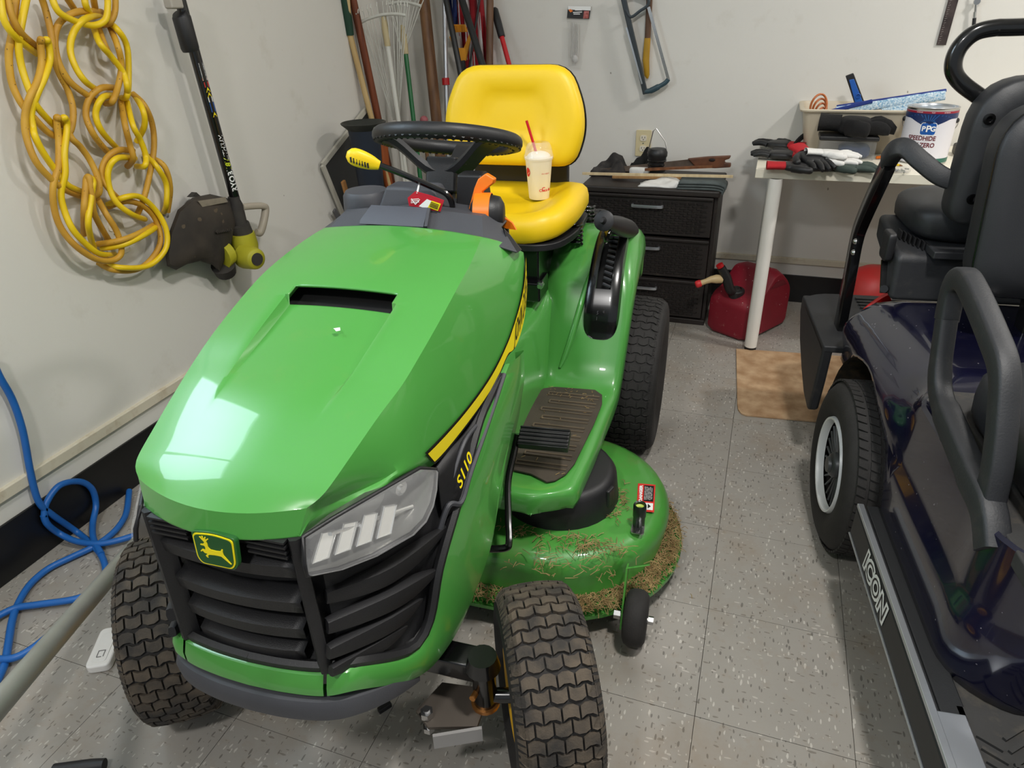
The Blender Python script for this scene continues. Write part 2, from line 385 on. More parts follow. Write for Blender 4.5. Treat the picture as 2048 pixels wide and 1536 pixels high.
mb = MB(); mb.grid([[Vector((x, stat(0, k).y, stat(0, k).z-(.035 if abs(x) < .13 else .12))) for x in (-.14, -.122, .122, .14)] for k in (3.6, 4, 5, 6, 7, 8, 9, 9.9, 10.6)]); mb.box((0, .50, .70), (.28, .01, .38)); mb.build('slot_shade_sheet', void, hood)  # near-black sheet added below the slot, stands in for shade under the hood
# yellow stripe with lettering on both sides
def side_band(dy):
    A = []; B = []
    for k in [5.02+i*.1 for i in range(int((K-5.02)/.1)+1)]:
        sh, lo = stat(2, k), stat(3, k)
        A.append(sh); B.append(lo)
    return A, B
A_, B_ = side_band(0)
def band_pt(s_, t, off):
    i = s_*(len(A_)-1); j = min(int(i), len(A_)-2); f_ = i-j
    a = A_[j].lerp(A_[j+1], f_); b = B_[j].lerp(B_[j+1], f_); tang = (A_[j+1]-A_[j]).normalized(); n = tang.cross(b-a)
    n = n.normalized(); n = n if n.x > 0 else -n
    return a.lerp(b, t)+n*off+Vector((.002, 0, 0))*(1-t)
def mir(p, sd): return Vector((p.x*sd, p.y, p.z))
for sd in (1, -1):
    mb = MB(); N_ = 60
    mb.grid([[mir(band_pt(i/N_, t, .0022), sd) for t in (.02, .35, .7, .98)] for i in range(N_+1)], mi=1)
    mb.grid([[mir(band_pt(.005+i/N_*.99, lerp(a_, b_, smooth01((i/N_-.50)/.08)), .0032), sd) for a_, b_ in ((.16, .08), (.36, .36), (.6, .64), (.82, .94))] for i in range(N_+1)], mi=0)
    sb = mb.build('hood_stripe', [stripe_y, decal_blk], hood)
    tb = MB()
    def f_txt(u, v, sd=sd):
        s_ = .585+(u/.165+.5)*.40
        return mir(band_pt(max(0, min(.999, s_)), .5-v/.030, .0042), sd)
    put_text(tb, 'JOHN DEERE', .0255, f_txt, bold=.0002, space=1.0)
    tb.build('stripe_lettering', decal_blk, hood, smooth=0)
MB().prism([(-.006, 0), (.004, .004), (.008, -.003), (.002, -.006), (-.004, -.001)], .0006, xf=frame(stat(0, 6.4)+Vector((.03, 0, -.006)), (0, -.28, .96))).build('scuff_patch', decal_wht, hood)

# --- grille shell, louvers, ridges
grille = None
g = MB()
# right side curves: top (under hood/lens) and bottom (green strip inner edge)
low_in = [mX(1012, 728, .2365), mX(985, 790, .2365), mX(960, 850, .236), mX(920, 1000, .234), mX(880, 1140, .228), mX(860, 1250, .217), mX(820, 1308, .200)]
low_in += [Vector((.160, -.128, .452)), Vector((.119, -.150, .455)), Vector((.06, -.160, .455)), Vector((0, -.163, .455))]
LI = spline(low_in, 10)
hoodlow = [stat(3, K-.4-i*(K-1.4)/40) for i in range(41)]
hoodlow += [Vector((.12*(1-i/20), -.142-.026*(1-(1-i/20)**2), .703-.003*i/20)) for i in range(1, 21)]
def resample(P, n):
    L = [0]
    for a, b in zip(P, P[1:]): L.append(L[-1]+(b-a).length)
    out = []; j = 0
    for i in range(n):
        d = L[-1]*i/(n-1)
        while j < len(P)-2 and L[j+1] < d: j += 1
        out.append(P[j].lerp(P[j+1], (d-L[j])/max(1e-9, L[j+1]-L[j])))
    return out
def split_resample(P, xr, n1, n2):
    k = next(i for i, p in enumerate(P) if p.x < xr and p.y < 0); return resample(P[:k+1], n1)+resample(P[k:], n2)[1:]
TA = split_resample(hoodlow, .1215, 34, 12); TB = split_resample(LI, .1195, 34, 12)
def inner(p, d): # push into the body
    c = Vector((0, .25, p.z)); return p+(c-p).normalized()*d
def gr(i, t, d): return inner(TA[i].lerp(TB[i], t), d)
shell = MB()
rws = []
for i in range(len(TA)): rws.append([gr(i, t, (.016 if i < 33 else .032) if 0 < t < 1 else .003) for t in (0, .02, .10, .19, .38, .6, .9, .97, 1)])
for sd in (1, -1): shell.grid([[mir(p, sd) for p in r] for r in rws], skip=lambda i, k: 21 <= i < 33 and (1 <= k < 3 or (k == 3 and i < 28)))
grille = shell.build('grille', grillem, mower, smooth=40)
IR = 33 # index of the ridge
# frame strips: ridge, rim along the green strip
for sd in (1, -1):
    mb = MB()
    mb.tube([mir(gr(IR, t, .006), sd) for t in [k/12 for k in range(0, 13)]], .012, 8, sq=(1.25, .8, .6))
    mb.tube([mir(gr(i, .985, .004), sd) for i in range(2, len(TA))], .009, 6)
    mb.tube([mir(gr(i, .02, .007), sd) for i in range(24, 34)], .007, 6)
    mb.build('grille_rib', grillem, grille, smooth=50)
# front louvers
zc = [.665, .598, .545, .497]
for q, zt in enumerate(zc):
    hw = [.108, .104, .098, .090][q]; mb = MB(); r = []
    dp = .040 if q else .046
    for i in range(13):
        x = -hw+2*hw*i/12; y = -.156+(x/hw)**2*.010-(.455-zt)*.03*0
        r.append([Vector((x, y+.034, zt+.004)), Vector((x, y-.003, zt-.013)), Vector((x, y-.001, zt-.034)), Vector((x, y+.03, zt-.036))])
    mb.grid(r); mb.build('front_louver', grillem, grille, solid=.003, smooth=25)
for sx in (1, -1):       # fine slots beside the emblem
    mb = MB()
    for k in range(4):
        z = .700-k*.0085; mb.box((sx*.078, -.149, z), (.06, .016, .0035))
    mb.build('fine_grille', grillem, grille)
# side louvers, sweeping back to a point
def side_pt(x, y, z): return Vector((x, y, z))
lv = [((651, 1190, .127), (780, 1140, .185), (900, 1046, .223), .014), ((653, 1250, .130), (780, 1195, .185), (878, 1136, .222), .0145), ((656, 1302, .134), (770, 1245, .178), (845, 1196, .210), .0135), ((662, 1340, .137), (750, 1290, .168), (815, 1250, .198), .0105)]
for sd in (1, -1):
    for a, b, c, r in lv:
        P = spline([mX(*a[:2], a[2]), mX(*b[:2], b[2]), mX(*c[:2], c[2])], 9); n = len(P)
        mb = MB(); mb.tube([mir(inner(p, -.002), sd) for p in P], [r*(.75+.45*math.sin(math.pi*min(1, k/(n-1)*.9)))*(1-.9*max(0, (k/(n-1)-.6)/.4)**1.6) for k in range(n)], 8, sq=(1.1, .75, .6))
        mb.build('side_louver', grillem, grille, smooth=40)
# side panel with the model number
for sd in (1, -1):
    a, b, c, d = (mX(866, 935, .209), mX(1005, 735, .2375), mX(925, 985, .236), mX(893, 1040, .2225))
    mb = MB(); q0 = [mX(872, 935, .210), mX(898, 900, .216), mX(940, 850, .224), mX(1000, 745, .237)]; q1 = [mX(884, 1040, .217), mX(914, 1005, .2325), mX(940, 925, .2355), mX(1004, 748, .2372)]
    A2 = spline(q0, 8); B2 = spline(q1, 8)
    mb.grid([[mir(p.lerp(t_, k/4)+Vector((.002, 0, 0)), sd) for k in range(5)] for p, t_ in zip(A2, B2)])
    sp = mb.build('side_panel', blackp, grille, solid=.004)
    mb = MB(); mb.tube([mir(p+Vector((.004, 0, 0)), sd) for p in spline([mX(872, 1068, .212), mX(893, 1010, .2225), mX(918, 1003, .2335), mX(938, 940, .2365), mX(975, 835, .2375), mX(1004, 748, .238)], 6)], .005, 6)
    mb.tube([mir(p+Vector((.003, 0, 0)), sd) for p in spline([mX(898, 965, .219), mX(925, 885, .226), mX(950, 850, .228)], 5)], .004, 6)
    mb.build('panel_rib', greyp, sp)
    o_, e_, u_ = mX(921, 942, .2335), mX(933, 912, .2345), mX(912, 932, .229)
    ex = (e_-o_).normalized(); n = ex.cross((u_-o_)).normalized(); n = n if n.x > 0 else -n; ey = n.cross(ex)
    tb = MB(); put_text(tb, 'S110', .033, lambda u, v: mir(o_+ex*u*(.98)+ey*v*.85+n*.008, sd), bold=.0006, shear=.25)
    tb.build('model_number', stripe_y, sp, smooth=0)
# emblem
ec = mY(436, 1096, -.170); ef = frame((ec.x*.9, -.168, ec.z), (0, -1, .12), (1, 0, 0))
shape = lambda s_: rpoly([(-.040*s_, .026*s_), (0, .032*s_), (.040*s_, .026*s_), (.038*s_, -.022*s_), (.030*s_, -.033*s_), (-.030*s_, -.033*s_), (-.038*s_, -.022*s_)], [.006, .02, .006, .01, .01, .01, .01])
emblem = MB().prism(shape(.86), .008, xf=ef@Matrix.Translation((0, 0, -.002))).build('emblem', M('emblem_rim', (40, 96, 44), .3), grille, bevel=.001)
MB().prism(shape(.785), .0012, xf=ef@Matrix.Translation((0, 0, .0062))).build('emblem_border', stripe_y, emblem)
MB().prism(shape(.73), .0012, xf=ef@Matrix.Translation((0, 0, .0068))).build('emblem_field', M('emblem_green', (30, 84, 38), .35), emblem)
deer = [(-.0225, .0075), (-.0175, .0085), (-.0145, .012), (-.019, .0165), (-.0225, .0205), (-.0205, .021), (-.0175, .0175), (-.0178, .0222), (-.016, .0222), (-.0155, .0172), (-.0125, .0215), (-.011, .021), (-.0125, .0165), (-.008, .0195), (-.0068, .0185), (-.0112, .014), (-.0098, .010), (-.0095, .004), (-.006, .0005), (.004, .0), (.0115, .0008), (.0145, .005), (.0165, .0045), (.0155, -.0005), (.0165, -.0055), (.0215, -.0115), (.028, -.019), (.0262, -.0195), (.0185, -.0135), (.0120, -.0085), (.006, -.0082), (-.001, -.0085), (-.0095, -.0095), (-.013, -.0125), (-.012, -.0152), (-.0145, -.0152), (-.0165, -.0120), (-.0125, -.0085), (-.0175, -.0075), (-.0205, -.0045), (-.0235, -.0065), (-.0245, -.005), (-.0205, -.001), (-.0152, -.0022), (-.0145, .003), (-.0162, .0055), (-.0225, .0058)]
MB().prism([(x*.88, y*.88) for x, y in deer], .0012, xf=ef@Matrix.Translation((0, 0, .0076))).build('emblem_deer', stripe_y, emblem, smooth=0)
# headlights
lo_ = [mX(*p)+Vector((.003, -.003, 0)) for p in [(601, 1068, .1225), (660, 1031, .146), (740, 985, .176), (833, 932, .199), (866, 934, .2085), (864, 970, .215), (857, 1003, .220), (842, 1035, .2195), (816, 1062, .210), (740, 1105, .181), (670, 1132, .152), (608, 1144, .130), (603, 1120, .1275)]]
ld = (lo_[4]-lo_[0]).normalized(); ln = ld.cross(Vector((0, 0, 1))).normalized()
for sd in (1, -1):
    cen = sum(lo_, Vector())/len(lo_)
    hb = MB(); n = len(lo_); rings = []
    for sc, dp in ((1.0, .004), (.97, -.006), (.86, -.034), (.55, -.05)): rings.append([mir(cen+(p-cen)*sc+ln*dp, sd) for p in lo_])
    hb.grid(rings, cu=True); v = rings[-1]; hb.add(v, [tuple(range(n))])
    hl = hb.build('headlight', M('lamp_housing', (150, 150, 146), .22, metal=.75, var=.15), mower, smooth=30)
    bl = MB()
    for t in (.10, .30, .50, .70):    # slanted bright panels low in the reflector
        b0 = lo_[11].lerp(lo_[8], t)+Vector((0, 0, .007)); b1 = lo_[11].lerp(lo_[8], t+.14)+Vector((0, 0, .007)); hgt = .030+.012*t; sk = ld*.030+Vector((0, 0, hgt))
        q = [b0-ln*.010, b1-ln*.010, b1+sk*.9-ln*.020, b0+sk-ln*.020]
        bl.prism3([mir(p, sd) for p in q], mir(ln*.004, sd))
        bl.tube([mir(p+ln*.004, sd) for p in q], .0016, 6, closed=True)
    bl.tube([mir(lo_[11].lerp(lo_[2], .45)-ln*.01, sd), mir(lo_[8].lerp(lo_[4], .35)-ln*.012, sd)], .003, 6)
    bl.build('reflector_rib', chromeless, hl)
    bb = MB(); pc = lo_[3].lerp(lo_[9], .28)-ln*.02; bb.cyl(mir(pc, sd), mir(pc+ln*.012, sd), .012, 16); bb.cyl(mir(pc+ln*.01, sd), mir(pc+ln*.016, sd), .006, 12); bb.build('bulb', chromeless, hl)
    db = MB(); db.tube([mir(p+ln*.004, sd) for p in lo_], .0035, 6, closed=True); db.build('lamp_gasket', blackp, hl, smooth=60)
    lb = MB(); lr = []
    for sc, dp in ((1.0, .003), (.97, .012), (.8, .019), (.4, .023)): lr.append([mir(cen+(p-cen)*sc+ln*dp, sd) for p in lo_])
    lb.grid(lr, cu=True); lb.add(lr[-1], [tuple(range(n))]); lb.build('lens', lens_m, hl, smooth=40)
# green strip sweeping round the grille, in three pieces
low_out = [mX(1047, 700, .247), mX(1046, 780, .249), mX(1003, 945, .249), mX(985, 1080, .244), mX(952, 1180, .236), mX(905, 1280, .224), mX(838, 1352, .200)]
low_out += [Vector((.160, -.140, .412)), Vector((.119, -.163, .414)), Vector((.06, -.173, .415)), Vector((0, -.176, .415))]
LO = spline(low_out, 10); n_ = len(LI)
def strip(i): return LI[i], LO[min(i, len(LO)-1)]
iseam = 80
def strip_mesh(idx, sds, name):
    mb = MB()
    for sd in sds:
        R_ = []
        for i in idx:
            a, b = strip(i); m_ = a.lerp(b, .55); out = Vector((m_.x, m_.y-.25, 0)).normalized()*.008 if i > 55 else Vector((.006, -.002, 0))
            R_.append([mir(inner(a, .012), sd), mir(a, sd), mir(a.lerp(b, .08)+out*.8, sd), mir(m_+out, sd), mir(a.lerp(b, .93)+out*.5, sd), mir(b, sd), mir(inner(b, .02), sd)])
        mb.grid(R_)
    return mb.build(name, green, mower, smooth=40)
strip_mesh(range(0, iseam), (1,), 'side_fender_strip'); strip_mesh(range(0, iseam), (-1,), 'side_fender_strip')
strip_mesh(range(iseam, n_), (1, -1), 'front_strip')
# green lower side behind the strip, running back to the footrest
for sd in (1, -1):
    q = [mX(1046, 780, .247), mX(1003, 945, .247), mX(985, 1080, .242), mX(952, 1180, .234)]
    back = [Vector((.215, .62, .60)), Vector((.205, .60, .46)), Vector((.21, .40, .36)), Vector((.22, .2, .33))]
    mb = MB(); A2 = spline(q, 6); B2 = spline(back, 6); mb.grid([[mir(a.lerp(b, k/3), sd) for k in range(4)] for a, b in zip(A2, B2)])
    mb.build('lower_side_panel', green, mower, solid=.004)
# bumper
bp_out = [Vector((.194, -.015, .322)), Vector((.182, -.085, .368)), Vector((.158, -.142, .404)), Vector((.12, -.166, .410)), Vector((.06, -.178, .411)), Vector((0, -.181, .411))]
bc = spline(bp_out, 8); mb = MB()
full = [mir(p, 1) for p in bc]+[mir(p, -1) for p in bc[-2::-1]]
R_ = []
for i, p in enumerate(full):
    t = abs(i/(len(full)-1)-.5)*2; out = Vector((p.x, p.y-.15, 0)).normalized(); h = .052*(1-.35*t**3)
    R_.append([p-out*.02, p+out*.004+Vector((0, 0, -.002)), p+out*.010+Vector((0, 0, -.014)), p+out*.008+Vector((0, 0, -h*.75)), p-out*.008+Vector((0, 0, -h)), p-out*.035+Vector((0, 0, -h*.9))])
mb.grid(R_, cu=True); mb.build('front_bumper', greyp, mower, smooth=40)

# --- dash
mb = MB()
zf = stat(1, K-.02)
dr = [Vector((.222, .515, .895)), Vector((.172, .500, .912)), Vector((0, .498, .922))]
r0 = [Vector((.232, .53, .880)), Vector((.172, .505, .905)), Vector((0, .503, .916))]
r1 = [Vector((.184, .585, .912)), Vector((.150, .565, .938)), Vector((0, .560, .952))]
r2 = [Vector((.170, .68, .900)), Vector((.140, .70, .922)), Vector((0, .72, .935))]
r3 = [Vector((.170, .70, .72)), Vector((.160, .76, .72)), Vector((0, .80, .72))]
r4 = [Vector((.21, .56, .72)), Vector((.170, .54, .72)), Vector((0, .54, .72))]
rows_ = []
for r in (r0, r1, r2, r3):
    h = [r[2].lerp(r[1], k/5) for k in range(6)]+[r[1].lerp(r[0], k/3) for k in (1, 2, 3)]
    rows_.append([mir(p, -1) for p in h[:0:-1]]+h)
mb.grid(rows_); dash = mb.build('dashboard', greyp, mower, smooth=25, bevel=.003, solid=.004)
mb = MB(); mb.prism3([mY(1034, 506, .53), mY(1014, 484, .55), mY(1008, 458, .57), mY(1020, 470, .575), mY(1043, 500, .545)], (-.004, .012, -.002)); mb.build('dash_corner', blackp, dash)
# recess panel in the front face, and ribs
p_ = [Vector((-.095, .512, .925)), Vector((.045, .512, .925)), Vector((.042, .548, .947)), Vector((-.085, .548, .947))]
MB().prism3(p_, (0, .004, .006)).build('dash_recess', M('dash_inset', (74, 76, 84), .5, var=.05), dash)
MB().bar((.052, .508, .925), (.044, .55, .950), .008, .006).build('dash_rib', greyp, dash)
# raised lumps on the dash
mb = MB(); cN = Vector((-.135, .63, .93)); mb.lathe([(.052, -.01), (.050, .025), (.044, .034), (.0, .037)], 24, xf=Matrix.Translation(cN)); mb.build('dash_knob_cover', greyp, dash, smooth=50)
mb = MB(); mb.box((-.02, .63, .955), (.15, .08, .05), taper=.72); mb.build('dash_hump', greyp, dash, bevel=.008)
mb = MB(); mb.box((.09, .69, .95), (.07, .06, .09), taper=.8); mb.build('column_cover', blackp, dash, bevel=.006)
# throttle
mb = MB(); th = Vector((.140, .63, .925)); mb.lathe([(.0, -.034), (.022, -.034), (.035, -.026), (.040, 0), (.035, .026), (.022, .034), (.0, .034)], 24, xf=frame(th, (1, .15, 0))); tb_ = mb.build('throttle_hub', blackp, dash, smooth=60)
mb = MB(); mb.lathe([(.0405, -.017), (.042, -.0165), (.042, .0165), (.0405, .017)], 28, xf=frame(th+Vector((-.008, 0, 0)), (1, .15, 0))); mb.build('throttle_band', orange, tb_)
ol = [mY(938, 418, .62), mY(950, 375, .64), mY(957, 357, .64), mY(972, 346, .64), mY(990, 357, .64), mY(988, 366, .64), mY(965, 383, .64), mY(954, 420, .62)]
mb = MB(); mb.prism3([p+Vector((0, -.006, 0)) for p in ol], (0.002, .014, 0)); mb.build('throttle_lever', orange, tb_, bevel=.003)
# lift lever: bent black rod with a ribbed yellow grip
Lp = [mY(905, 432, .62), mY(904, 408, .61), mY(893, 388, .60), mY(860, 372, .585), mY(800, 346, .56), mY(757, 330, .55)]
mb = MB(); mb.tube(spline(Lp, 6), .0062, 10); rod = mb.build('blade_lever', blackg, dash)
g0, g1 = mY(759, 331, .55), mY(693, 308, .525); dv = g1-g0; mb = MB(); GP = [g0+dv*k/10 for k in range(11)]
mb.tube(GP, [.0075, .0095, .0115, .013, .014, .0148, .0152, .0152, .0145, .012, .005], 14, sq=(1.15, .8, .8)); gp = mb.build('lever_grip', yellow, rod, smooth=60)
mb = MB()
for k in range(7):
    c = g0+dv*(.28+k*.085)+Vector((0, -.0118, -.003)); mb.bar(c+Vector((0, 0, -.006)), c+Vector((0, 0, .004)), .0022, .003)
mb.build('grip_groove', blackp, gp)
# orange warning tab on the far right of the dash
tabp = [mY(994, 432, .66), mY(1010, 436, .66), mY(1024, 446, .66), mY(1032, 460, .66), mY(1012, 457, .66), mY(996, 450, .66)]
MB().prism3(tabp, (0, .006, 0)).build('warning_tab', orange, dash)
# --- steering wheel
wc = Vector((0, .79, 1.043)); wx = frame(wc, (0, math.sin(math.radians(17)), math.cos(math.radians(17))), (1, 0, 0))
mb = MB(); ring = [wx @ Vector((.152*math.cos(a), .152*math.sin(a), 0)) for a in [2*math.pi*k/64 for k in range(64)]]
mb.tube(ring, [.0165]*64, 14, closed=True, sq=(1, 1, .9)); wheel = mb.build('steering_wheel', blackp, mower, smooth=60)
mb = MB()
for k in range(56):
    a = 2*math.pi*k/56; p = Vector((.152*math.cos(a), .152*math.sin(a), 0)); d = Vector((math.cos(a), math.sin(a), 0))
    mb.tube([wx @ (p+d*.0125+Vector((0, 0, -.0095))), wx @ (p-d*.006+Vector((0, 0, -.0145)))], .0042, 6)
mb.build('finger_grip', blackp, wheel, smooth=60)
mb = MB(); hubc = Vector((0, 0, -.075)); mb.prism(rpoly([(-.036, -.042), (.036, -.042), (.040, .036), (-.040, .036)], .008), .075, xf=wx@Matrix.Translation((0, 0, -.115))); mb.lathe([(.026, -.15), (.022, -.1)], 16, xf=wx)
mb.build('wheel_hub', blackp, wheel, bevel=.004)
for a, wd in ((205, .05), (335, .05), (90, .055)):
    a = math.radians(a); d = Vector((math.cos(a), math.sin(a), 0)); n = Vector((-math.sin(a), math.cos(a), 0)); mb = MB(); r = []
    for t in [k/8 for k in range(9)]:
        c = d*lerp(.018, .146, t)+Vector((0, 0, -.072+.07*smooth01(t)))
        hw = wd*(.72-.2*math.sin(math.pi*t)); r.append([wx@(c-n*hw), wx@(c-n*hw*.8+Vector((0, 0, .012))), wx@(c+n*hw*.8+Vector((0, 0, .012))), wx@(c+n*hw), wx@(c+n*hw*.8+Vector((0, 0, -.012))), wx@(c-n*hw*.8+Vector((0, 0, -.012)))])
    mb.grid(r, cu=True); mb.build('wheel_spoke', blackp, wheel, smooth=50)
mb = MB(); mb.cyl(wx@Vector((0, 0, -.09)), Vector((.01, .72, .90)), .016, 16); mb.build('steering_column', blackg, mower)
# --- tires
def tire(parent, R, W, rim, xf, rows, cols, mat_r, mat_t, name='front_tire', rec=.03, thick=.0075):
    hw = W/2
    prof = [(rim, -hw*.62), (rim+.012, -hw*.78), ((rim+R)/2, -hw), (R-.026, -hw*.97), (R-.012, -hw*.80), (R-.006, -hw*.4), (R-.005, 0), (R-.006, hw*.4), (R-.012, hw*.80), (R-.026, hw*.97), ((rim+R)/2, hw), (rim+.012, hw*.78), (rim, hw*.62)]
    xr = xf @ Matrix.Rotation(math.pi/2, 4, 'Y')
    pp = [Vector((p[0], p[1], 0)) for p in prof]; sp = [(p.x, p.y) for p in spline(pp, 4)]
    t = MB().lathe(sp, 64, xf=xr).build(name, mat_r, parent, smooth=50)
    def srf(a, ang, h):  # a across -1..1 (beyond: shoulder)
        s_ = abs(a); x = a*hw*.80; r = R-.006-.006*s_*s_
        if s_ > 1: x = math.copysign(hw*(.80+(s_-1)*.62), a); r = R-.012-(s_-1)*.062
        r += h; return xr @ Vector((r*math.cos(ang), r*math.sin(ang), x))
    mb = MB()
    dA = 2*math.pi/rows; wd = 2.0/cols
    poly = [(-.45, -.26), (-.18, -.40), (.18, -.40), (.45, -.22), (.45, .36), (.20, .25), (-.16, .25), (-.45, .40)]
    for i in range(rows):
        off = (.5 if i % 2 else 0)
        for j in range(-1, cols+1):
            c = -1+wd*(j+.5+off)
            if c-wd*.5 < -1.32 or c+wd*.5 > 1.32: continue
            jx = random.uniform(-.02, .02); hh = thick+random.uniform(-.0006, .0006)
            zg = lambda a: .17*max(-.75, min(.75, math.cos(2*math.pi*(a+1)/wd)))
            b = [(c+wd*u*.89, (i+.5+jx*.5+zg(c+wd*u)+sv*.37)*dA) for sv, us in ((-1, (-.5, -.2, .2, .5)), (1, (.5, .2, -.2, -.5))) for u in us]
            low = [srf(a, th, -.003) for a, th in b]; up = [srf(a*.995+.005*c, th, hh) for a, th in b]
            n = len(b); mb.add(low+up, [(n, n+1, n+2, n+3, n+4, n+5, n+6, n+7)]+[(k, (k+1) % n, n+(k+1) % n, n+k) for k in range(n)])
    for j in range(rows*2):   # edge lugs on both shoulders
        th = j*dA*.5
        for sgn in (1, -1):
            b = [(sgn*1.02, th+.04*dA), (sgn*1.28, th+.08*dA), (sgn*1.28, th+.30*dA), (sgn*1.02, th+.40*dA)]
            low = [srf(a, x, -.003) for a, x in b]; up = [srf(a, x, thick*.7) for a, x in b]
            mb.add(low+up, [(4, 5, 6, 7)]+[(k, (k+1) % 4, 4+(k+1) % 4, 4+k) for k in range(4)])
    mb.build('tread', mat_t, t, smooth=0)
    return t
rim_y = M('yellow_rim', (226, 176, 30), .4, var=.08)
def rimobj(parent, R, hw, xf, mat):
    xr = xf @ Matrix.Rotation(math.pi/2, 4, 'Y')
    return MB().lathe([(R+.004, -hw), (R-.004, -hw*.95), (R-.012, -hw*.6), (R*.75, -hw*.2), (R*.35, -hw*.35), (R*.2, -hw*.5), (R*.2, hw*.5), (R*.35, hw*.35), (R*.75, hw*.2), (R-.012, hw*.6), (R-.004, hw*.95), (R+.004, hw)], 40, xf=xr).build('wheel_rim', mat, parent, smooth=40)
for sd, ty_, steer in ((1, .097, 25), (-1, .05, 35)):
    xf = Matrix.Translation((sd*.39, ty_, .193)) @ Matrix.Rotation(math.radians(steer), 4, 'Z')
    tire(mower, .19, .15, .085, xf, 48, 4, rubber, tread_m)
    rimobj(mower, .086, .066, xf, rim_y)
    x2 = Matrix.Translation((sd*.387, 1.27, .251)); tire(mower, .25, .195, .105, x2, 58, 5, rubber, rubber, 'rear_tire', thick=.005)
    rimobj(mower, .106, .075, x2, rim_y)
# --- front axle
mb = MB(); mb.bar((-.28, .075, .245), (.28, .075, .245), .045, .05); mb.bar((0, -.02, .27), (0, .25, .27), .12, .06); axle = mb.build('front_axle', blackg, mower, bevel=.006)
for sd in (1, -1):
    mb = MB(); c = Vector((sd*.285, .06, 0)); mb.cyl(c+Vector((0, 0, .17)), c+Vector((0, 0, .265)), .022, 18); mb.cyl(c+Vector((0, 0, .262)), c+Vector((0, 0, .29)), .032, 18, r2=.026)
    mb.cyl(c+Vector((0, 0, .185)), c+Vector((sd*.09, .02*sd, .19)), .014, 12); mb.build('spindle', blackg, axle, smooth=50)
    mb = MB(); mb.lathe([(.027, 0), (.027, .008), (.0, .008)], 16, xf=Matrix.Translation(c+Vector((0, 0, .163)))); brass = M('brass', (190, 130, 70), .35, metal=.8); mb.build('brass_washer', brass, axle); mb = MB(); mb.cyl(c+Vector((-.01*sd, -.018, .212)), c+Vector((-.012*sd, -.034, .214)), .006, 8); mb.build('grease_fitting', brass, axle)
    mb = MB(); q = [Vector((sd*x, y+.06, .157)) for x, y in ((.285, -.05), (.20, -.075), (.165, -.05), (.19, .02), (.285, .03))]; mb.prism3(q, (0, 0, .007)); mb.build('steering_arm', M('dusty_steel', (92, 84, 76), .6, metal=.4, var=.2), axle)
    mb = MB(); mb.bar((sd*.215, -.03, .150), (sd*.295, .008, .150), .034, .006); mb.build('steering_plate', M('grey_plate', (150, 148, 146), .5), axle)
    mb = MB(); b0 = Vector((sd*.19, .005, .165)); mb.cyl(b0, b0+Vector((0, 0, .014)), .0125, 6); mb.cyl(b0+Vector((0, 0, .014)), b0+Vector((0, 0, .02)), .007, 8); mb.cyl(b0+Vector((0, 0, -.028)), b0+Vector((0, 0, 0)), .007, 8); mb.cyl(b0+Vector((0, 0, -.04)), b0+Vector((0, 0, -.028)), .011, 6); mb.build('ball_joint_bolt', steel, axle)
mb = MB()
for x in (-.10, .10): mb.bar((x, -.08, .40), (x, .9, .34), .05, .08)
mb.bar((-.12, -.06, .40), (.12, -.06, .40), .06, .04); mb.build('chassis_frame', blackp, mower)
